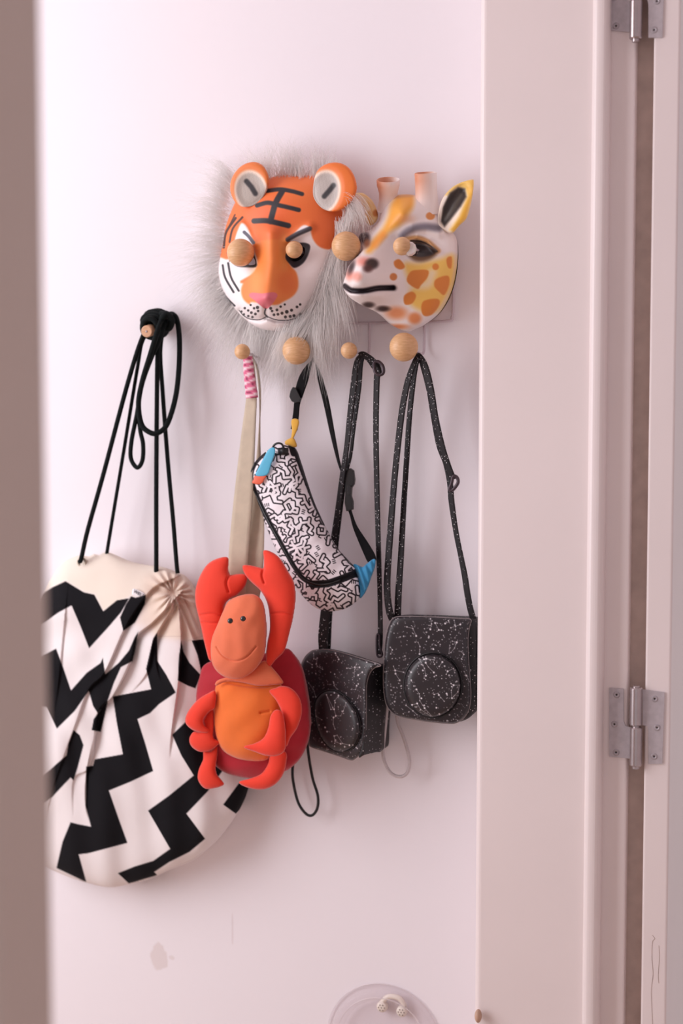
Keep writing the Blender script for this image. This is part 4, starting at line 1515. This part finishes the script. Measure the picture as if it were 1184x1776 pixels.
SETS_B = [CR(s) for s in ([(345, 232), (410, 250), (445, 330)], [(465, 398), (486, 444), (484, 480), (482, 525)], [(600, 145), (612, 200), (598, 260)], [(650, 190), (690, 265), (670, 280)], [(758, 196), (800, 178)], [(855, 160), (872, 225), (870, 264)], [(872, 225), (922, 206)], [(872, 225), (820, 242)], [(808, 430), (800, 520)], [(835, 386), (884, 398), (860, 460), (820, 510)], [(165, 452), (188, 480), (170, 525)], [(200, 660), (218, 702), (310, 722), (350, 762), (412, 842), (452, 826), (430, 770)], [(218, 702), (222, 738), (268, 812)], [(930, 498), (960, 530), (934, 578)], [(964, 714), (986, 758), (1020, 825)], [(335, 1080), (410, 1140), (455, 1182)])]
SETS_L = [CR(s) for s in ([(475, 575), (518, 646), (534, 680), (550, 760)], [(640, 590), (552, 576), (548, 620), (577, 666), (636, 725)], [(694, 660), (728, 612)], [(770, 745), (785, 712), (848, 682), (862, 728)], [(448, 908), (478, 955), (482, 988), (484, 1030), (536, 1110), (630, 1215)], [(456, 1060), (493, 1125), (600, 1195)], [(400, 1075), (456, 1060)], [(400, 1075), (410, 1140), (455, 1180)], [(640, 962), (682, 950), (690, 968), (748, 1036)], [(822, 845), (850, 862), (825, 918), (832, 1002)], [(850, 862), (912, 862), (896, 934), (850, 985)], [(640, 770), (664, 756)])]


def pb(x, y):
    p = Paint(x, y, '#262126')
    chart(p, 5, 660, 825, 1065, 1255, 760, 44, 1, SETS_B)
    return p.c


def pl(x, y):
    p = Paint(x, y, '#272226')
    chart(p, 6, 695, 805, 1130, 1250, 240, 26, 1, SETS_L)
    return p.c


puff('body', body_out, .062, SIDEM, case_b, cell=1.6, front=.3, hmax=.006, flat=.030, smooth_outline=4, label='black speckled gusset')
puff('front_flap', flap_out, .068, LEA, case_b, cell=.72, front=.75, hmax=.011, flat=.064, paint=pb, smooth_outline=5)
lens_out = [(CR([(626 + 312 * math.cos(a), 862 + 350 * math.sin(a))])[0]) for a in np.linspace(0, 2 * np.pi, 28, endpoint=False)]
lens_in = [(CR([(622 + 304 * math.cos(a), 866 + 342 * math.sin(a))])[0]) for a in np.linspace(0, 2 * np.pi, 28, endpoint=False)]
puff('lens_cover', lens_in, .079, LEA, case_b, cell=.72, front=1.0, hmax=.017, flat=.074, paint=pl, smooth_outline=3)
lp = catmull(np.array(lens_out), 3, True)
mesh('lens_seam', *tube(U(lp[:, 0], lp[:, 1], np.full(len(lp), .0795)), .0014, 6, closed=True), mat('dark_piping', '#171417', .5, noise=(60, .1)), case_b)
ep = catmull(np.array(flap_out), 5, True)
mesh('flap_edge', *tube(U(ep[:, 0], ep[:, 1], np.full(len(ep), .0685)), .0011, 6, closed=True), EDGE, case_b)

# left-hand case, swung round so its side shows
CL = T(510, 1110, 6.578)
case_a = thing('camera_case', 'black star-print camera case turned sideways beside the plush crab', 'camera case', U1(590, 1225, .01), 'black star-chart camera cases')
fa_out = CL([(76, 330), (92, 260), (130, 190), (185, 138), (240, 115), (380, 110), (560, 150), (800, 225), (985, 285), (920, 312), (868, 365), (838, 440), (822, 540), (822, 700), (820, 900), (812, 1060), (792, 1200), (745, 1300), (690, 1352), (640, 1366), (500, 1318), (330, 1262), (180, 1205), (168, 1100), (150, 850), (110, 600), (84, 430)])
SETS_A = [CL(s) for s in ([(150, 245), (205, 282)], [(222, 150), (225, 215)], [(265, 205), (252, 270), (262, 300), (325, 335)], [(470, 150), (508, 222)], [(600, 322), (640, 325), (690, 310), (710, 280)], [(690, 310), (683, 418)], [(690, 310), (745, 312)], [(450, 480), (455, 520), (490, 560)], [(730, 400), (776, 368)], [(165, 490), (215, 560), (248, 650), (215, 650)], [(650, 565), (700, 565), (712, 522)])]
SETS_AL = [CL(s) for s in ([(368, 625), (418, 792), (455, 790), (475, 865), (448, 885), (445, 960), (465, 1015)], [(455, 790), (465, 690), (505, 635)], [(475, 865), (530, 865), (560, 810), (590, 715)], [(368, 625), (440, 770)], [(455, 1095), (490, 1085), (550, 1180), (630, 1200)], [(455, 1095), (465, 1160), (530, 1185)], [(235, 805), (250, 870), (315, 910)], [(290, 1130), (335, 1175), (370, 1205)])]


def da(x, y):
    return .026 + np.clip((x - 522) / 116, 0, 1.15) * .062


def pa(x, y):
    p = Paint(x, y, '#272227')
    chart(p, 9, 520, 665, 1125, 1320, 760, 44, .8, SETS_A)
    return p.c


def pal(x, y):
    p = Paint(x, y, '#292428')
    chart(p, 10, 545, 625, 1195, 1305, 110, 18, .8, SETS_AL)
    return p.c


puff('front_flap', fa_out, da, LEA, case_a, cell=.72, front=.75, hmax=.010, flat=lambda x, y: da(x, y) - .008, paint=pa, smooth_outline=5)
fa_lens = CL([(240, 700), (285, 630), (350, 585), (430, 568), (520, 598), (610, 670), (690, 775), (738, 890), (752, 1010), (735, 1120), (690, 1205), (620, 1258), (520, 1282), (420, 1245), (330, 1150), (275, 1040), (245, 920), (232, 800)])
puff('lens_cover', fa_lens, lambda x, y: da(x, y) + .006, LEA, case_a, cell=.72, front=1.0, hmax=.020, flat=lambda x, y: da(x, y) + .001, paint=pal, smooth_outline=5)
lp = catmull(fa_lens, 4, True)
mesh('lens_seam', *tube(U(lp[:, 0], lp[:, 1], da(lp[:, 0], lp[:, 1]) + .0115), .0014, 6, closed=True), mat('dark_piping', '#171417', .5), case_a)
ep = catmull(fa_out, 5, True)
mesh('flap_edge', *tube(U(ep[:, 0], ep[:, 1], da(ep[:, 0], ep[:, 1]) + .0004), .0011, 6, closed=True), EDGE, case_a)
side_out = CL([(975, 288), (1015, 300), (1035, 420), (1058, 560), (1052, 740), (1015, 1000), (998, 1252), (930, 1280), (800, 1312), (735, 1340), (770, 1180), (800, 900), (800, 540), (850, 380)])


def ds(x, y):
    return np.clip(.088 - (x - 632) / 40 * .058, .022, .09)


puff('body', side_out, ds, SIDEM, case_a, cell=1.2, front=.25, hmax=.003, flat=.006, smooth_outline=4, label='black speckled gusset')


def strap2(parent, pts, w=.0085, th=.0022, name='strap'):
    return mesh(name, *strap_geo([(a, b, c, e * 1.1, t * .7) for a, b, c, e, t in pts], w, th), STRAPM, parent)


K2 = T(480, 600, 2.114)


def kp(l):
    return [tuple(K2([(a, b)])[0]) + (d, w, t) for a, b, d, w, t in l]


# straps of the turned case: over the small lower ball's peg
strap2(case_a, kp([(310, 32, .066, 1.2, 75), (292, 60, .07, 1.2, 60), (282, 140, .066, 1.3, 40), (268, 260, .06, 1.2, 40), (256, 370, .056, 1.1, 45), (240, 480, .05, 1.15, 45), (224, 600, .046, 1.2, 45), (205, 740, .042, 1.3, 35), (190, 880, .04, 1.6, 20), (178, 980, .042, 1.75, 10), (170, 1060, .045, 1.75, 8), (170, 1112, .045, 1.6, 5)]))
strap2(case_a, kp([(318, 36, .05, 1.0, 75), (308, 70, .05, 1.0, 60), (300, 160, .048, .95, 45), (282, 300, .045, .8, 55), (270, 400, .042, .8, 60), (250, 480, .04, .9, 55), (230, 620, .038, 1.0, 50), (206, 800, .036, 1.3, 30), (190, 960, .034, 1.4, 12), (182, 1110, .034, 1.4, 5)]))
strap2(case_a, kp([(302, 34, .074, 1.0, 70), (318, 32, .074, 1.2, 62), (338, 46, .072, 1.4, 50), (356, 66, .07, 1.6, 40), (370, 92, .066, 1.4, 30), (366, 130, .062, 1.1, 30), (363, 300, .058, 1.0, 25), (366, 500, .054, .95, 25), (371, 700, .05, .9, 30), (377, 900, .046, .85, 35), (379, 1060, .044, .9, 30), (374, 1130, .042, .9, 20)]))
rg = px_path([tuple(K2([(a, b)])[0]) + (.076,) for a, b in ((356, 62), (372, 58), (388, 74), (390, 98), (376, 106), (360, 96))], 5, True)
mesh('strap_slider', *tube(rg, .0026, 8, closed=True), mat('dark_metal', '#4A3F45', .35, metal=.6, noise=(60, .2)), case_a)
hk = px_path([tuple(K2([(a, b)])[0]) + (.05,) for a, b in ((366, 1064), (376, 1062), (377, 1100), (386, 1130), (378, 1140), (367, 1130))], 5, True)
mesh('strap_clip', *tube(hk, .0017, 8, closed=True), mat('dark_metal', '#4A3F45', .35), case_a)
# straps of the square case: over the big lower ball's peg
strap2(case_b, kp([(516, 34, .074, 1.0, 75), (504, 60, .076, 1.1, 60), (480, 130, .074, 1.2, 45), (460, 230, .07, 1.2, 40), (444, 360, .066, 1.2, 40), (430, 500, .062, 1.2, 40), (416, 680, .058, 1.2, 35), (406, 820, .056, 1.2, 30), (404, 900, .056, 1.2, 25), (412, 970, .056, 1.2, 15), (424, 1004, .052, 1.2, 10)]))
strap2(case_b, kp([(522, 36, .058, 1.0, 75), (512, 64, .058, 1.0, 60), (500, 130, .056, 1.0, 45), (486, 260, .052, 1.0, 40), (474, 440, .05, 1.0, 35), (464, 600, .05, 1.0, 35), (454, 780, .05, 1.05, 25), (446, 900, .05, 1.1, 15), (442, 1000, .048, 1.1, 10)]))
strap2(case_b, kp([(510, 36, .074, 1.0, 75), (524, 40, .076, 1.2, 60), (542, 80, .074, 1.5, 40), (562, 160, .072, 1.4, 35), (582, 270, .068, 1.2, 40), (606, 370, .064, 1.1, 40), (626, 440, .06, 1.2, 30), (646, 490, .058, 1.1, 25)]))
strap2(case_b, kp([(530, 60, .06, .9, 60), (550, 120, .06, .9, 50), (570, 240, .056, .9, 45), (592, 360, .054, .9, 45), (618, 430, .052, .9, 40), (634, 500, .052, 1.0, 30), (640, 570, .05, 1.0, 25), (656, 680, .048, .9, 30), (674, 770, .048, .9, 30), (688, 840, .048, 1.0, 25), (697, 900, .05, 1.0, 15), (708, 960, .05, 1.0, 10), (722, 1010, .05, 1.0, 0)]))
rg = px_path([tuple(K2([(a, b)])[0]) + (.064,) for a, b in ((646, 478), (660, 482), (664, 500), (652, 520), (640, 530), (632, 524), (640, 504))], 5, True)
mesh('strap_slider', *tube(rg, .0026, 8, closed=True), mat('dark_metal', '#4A3F45', .35), case_b)
# wrist loops hanging below
mesh('wrist_loop', *tube(px_path([(532, 1278, .02), (535, 1310, .022), (542, 1350, .022), (551, 1380, .022), (550, 1402, .022), (541, 1414, .022), (530, 1411, .022), (517, 1392, .02), (509, 1360, .018), (507, 1335, .016), (512, 1300, .014)], 10), .0023, 9), mat('black_loop_cord', '#141214', .7, noise=(300, .2)), case_a)
mesh('wrist_loop', *tube(px_path([(672, 1220, .03), (667, 1270, .03), (664, 1300, .03), (667, 1322, .03), (678, 1341, .03), (694, 1347, .03), (706, 1340, .03), (710, 1322, .03), (706, 1300, .03), (698, 1275, .03), (690, 1255, .03), (686, 1230, .03)], 10), .0027, 9), mat('grey_loop_cord', '#C6BCBE', .6, noise=(300, .1)), case_b)

# ------------------------------------------------------------------ clear plastic disc low on the wall
disc = thing('plastic_lid', 'round clear plastic lid with raised rims and two cream dotted studs, low on wall', 'lid', U1(665, 1790, .0))
CLR = bpy.data.materials.new('clear_plastic')
CLR.use_nodes = True
nt_ = CLR.node_tree
b = nt_.nodes['Principled BSDF']
b.inputs['Roughness'].default_value = .08
b.inputs['Base Color'].default_value = (.86, .82, .83, 1)
trn = nt_.nodes.new('ShaderNodeBsdfTransparent')
trn.inputs['Color'].default_value = (.985, .975, .98, 1)
lw = nt_.nodes.new('ShaderNodeLayerWeight')
lw.inputs['Blend'].default_value = .25
mrr = nt_.nodes.new('ShaderNodeMapRange')
mrr.inputs['To Min'].default_value, mrr.inputs['To Max'].default_value = .05, .55
nt_.links.new(lw.outputs['Facing'], mrr.inputs['Value'])
mxs = nt_.nodes.new('ShaderNodeMixShader')
nt_.links.new(mrr.outputs['Result'], mxs.inputs['Fac'])
nt_.links.new(trn.outputs[0], mxs.inputs[1])
nt_.links.new(b.outputs[0], mxs.inputs[2])
nt_.links.new(mxs.outputs[0], nt_.nodes['Material Output'].inputs['Surface'])
tcn = CLR.node_tree.nodes.new('ShaderNodeTexNoise')
tcn.inputs['Scale'].default_value = 30
bpn = CLR.node_tree.nodes.new('ShaderNodeBump')
bpn.inputs['Strength'].default_value = .03
CLR.node_tree.links.new(tcn.outputs['Fac'], bpn.inputs['Height'])
CLR.node_tree.links.new(bpn.outputs['Normal'], b.inputs['Normal'])
dc = U1(666, 1806, .0)
R0 = .096
prof = [(R0 * .02, .0045), (R0 * .72, .0045), (R0 * .78, .012), (R0 * .83, .014), (R0 * .90, .011), (R0 * .93, .0055), (R0 * .97, .0055), (R0, .003), (R0, .0015), (R0 * .9, .0015), (R0 * .72, .002), (R0 * .02, .002)]
mesh('disc', *lathe(prof, dc, (0, -1, 0), 72), CLR, disc, sharp=50)
for r_, d_ in ((R0 * .995, .003), (R0 * .80, .0145)):
    a_ = np.linspace(0, 2 * np.pi, 96, endpoint=False)
    ringp = dc + np.stack([r_ * np.cos(a_), np.full(96, -d_), r_ * np.sin(a_)], 1)
    mesh('rim', *tube(ringp, .0006, 6, closed=True), mat('plastic_rim', '#DDD3D6', .2, noise=(40, .05)), disc)
CRM = mat('cream_plastic', '#E6DBD2', .5, noise=(60, .08))
for sx_, sy_ in ((666, 1741), (700, 1749)):
    c = U1(sx_, sy_, .0)
    st = mesh('stud', *lathe([(.0075, .004), (.0088, .006), (.0088, .013), (.0078, .0155), (.004, .0165)], c, (0, -1, 0), 24), CRM, disc, label='cream stud with tiny dots')
    for k in range(7):
        a_ = k * 2 * math.pi / 6
        rr = 0 if k == 6 else .0048
        mesh('dot', *ball(c + np.array([rr * math.cos(a_), -.0164, rr * math.sin(a_)]), .0010, 8, 6), mat('grey_dot', '#7A6C66', .7, noise=(60, .1)), st)
mesh('stud_bridge', *tube(px_path([(662, 1738, .010), (672, 1729, .011), (684, 1729, .011), (694, 1733, .011), (702, 1745, .010)], 6), .0042, 10), CRM, disc)
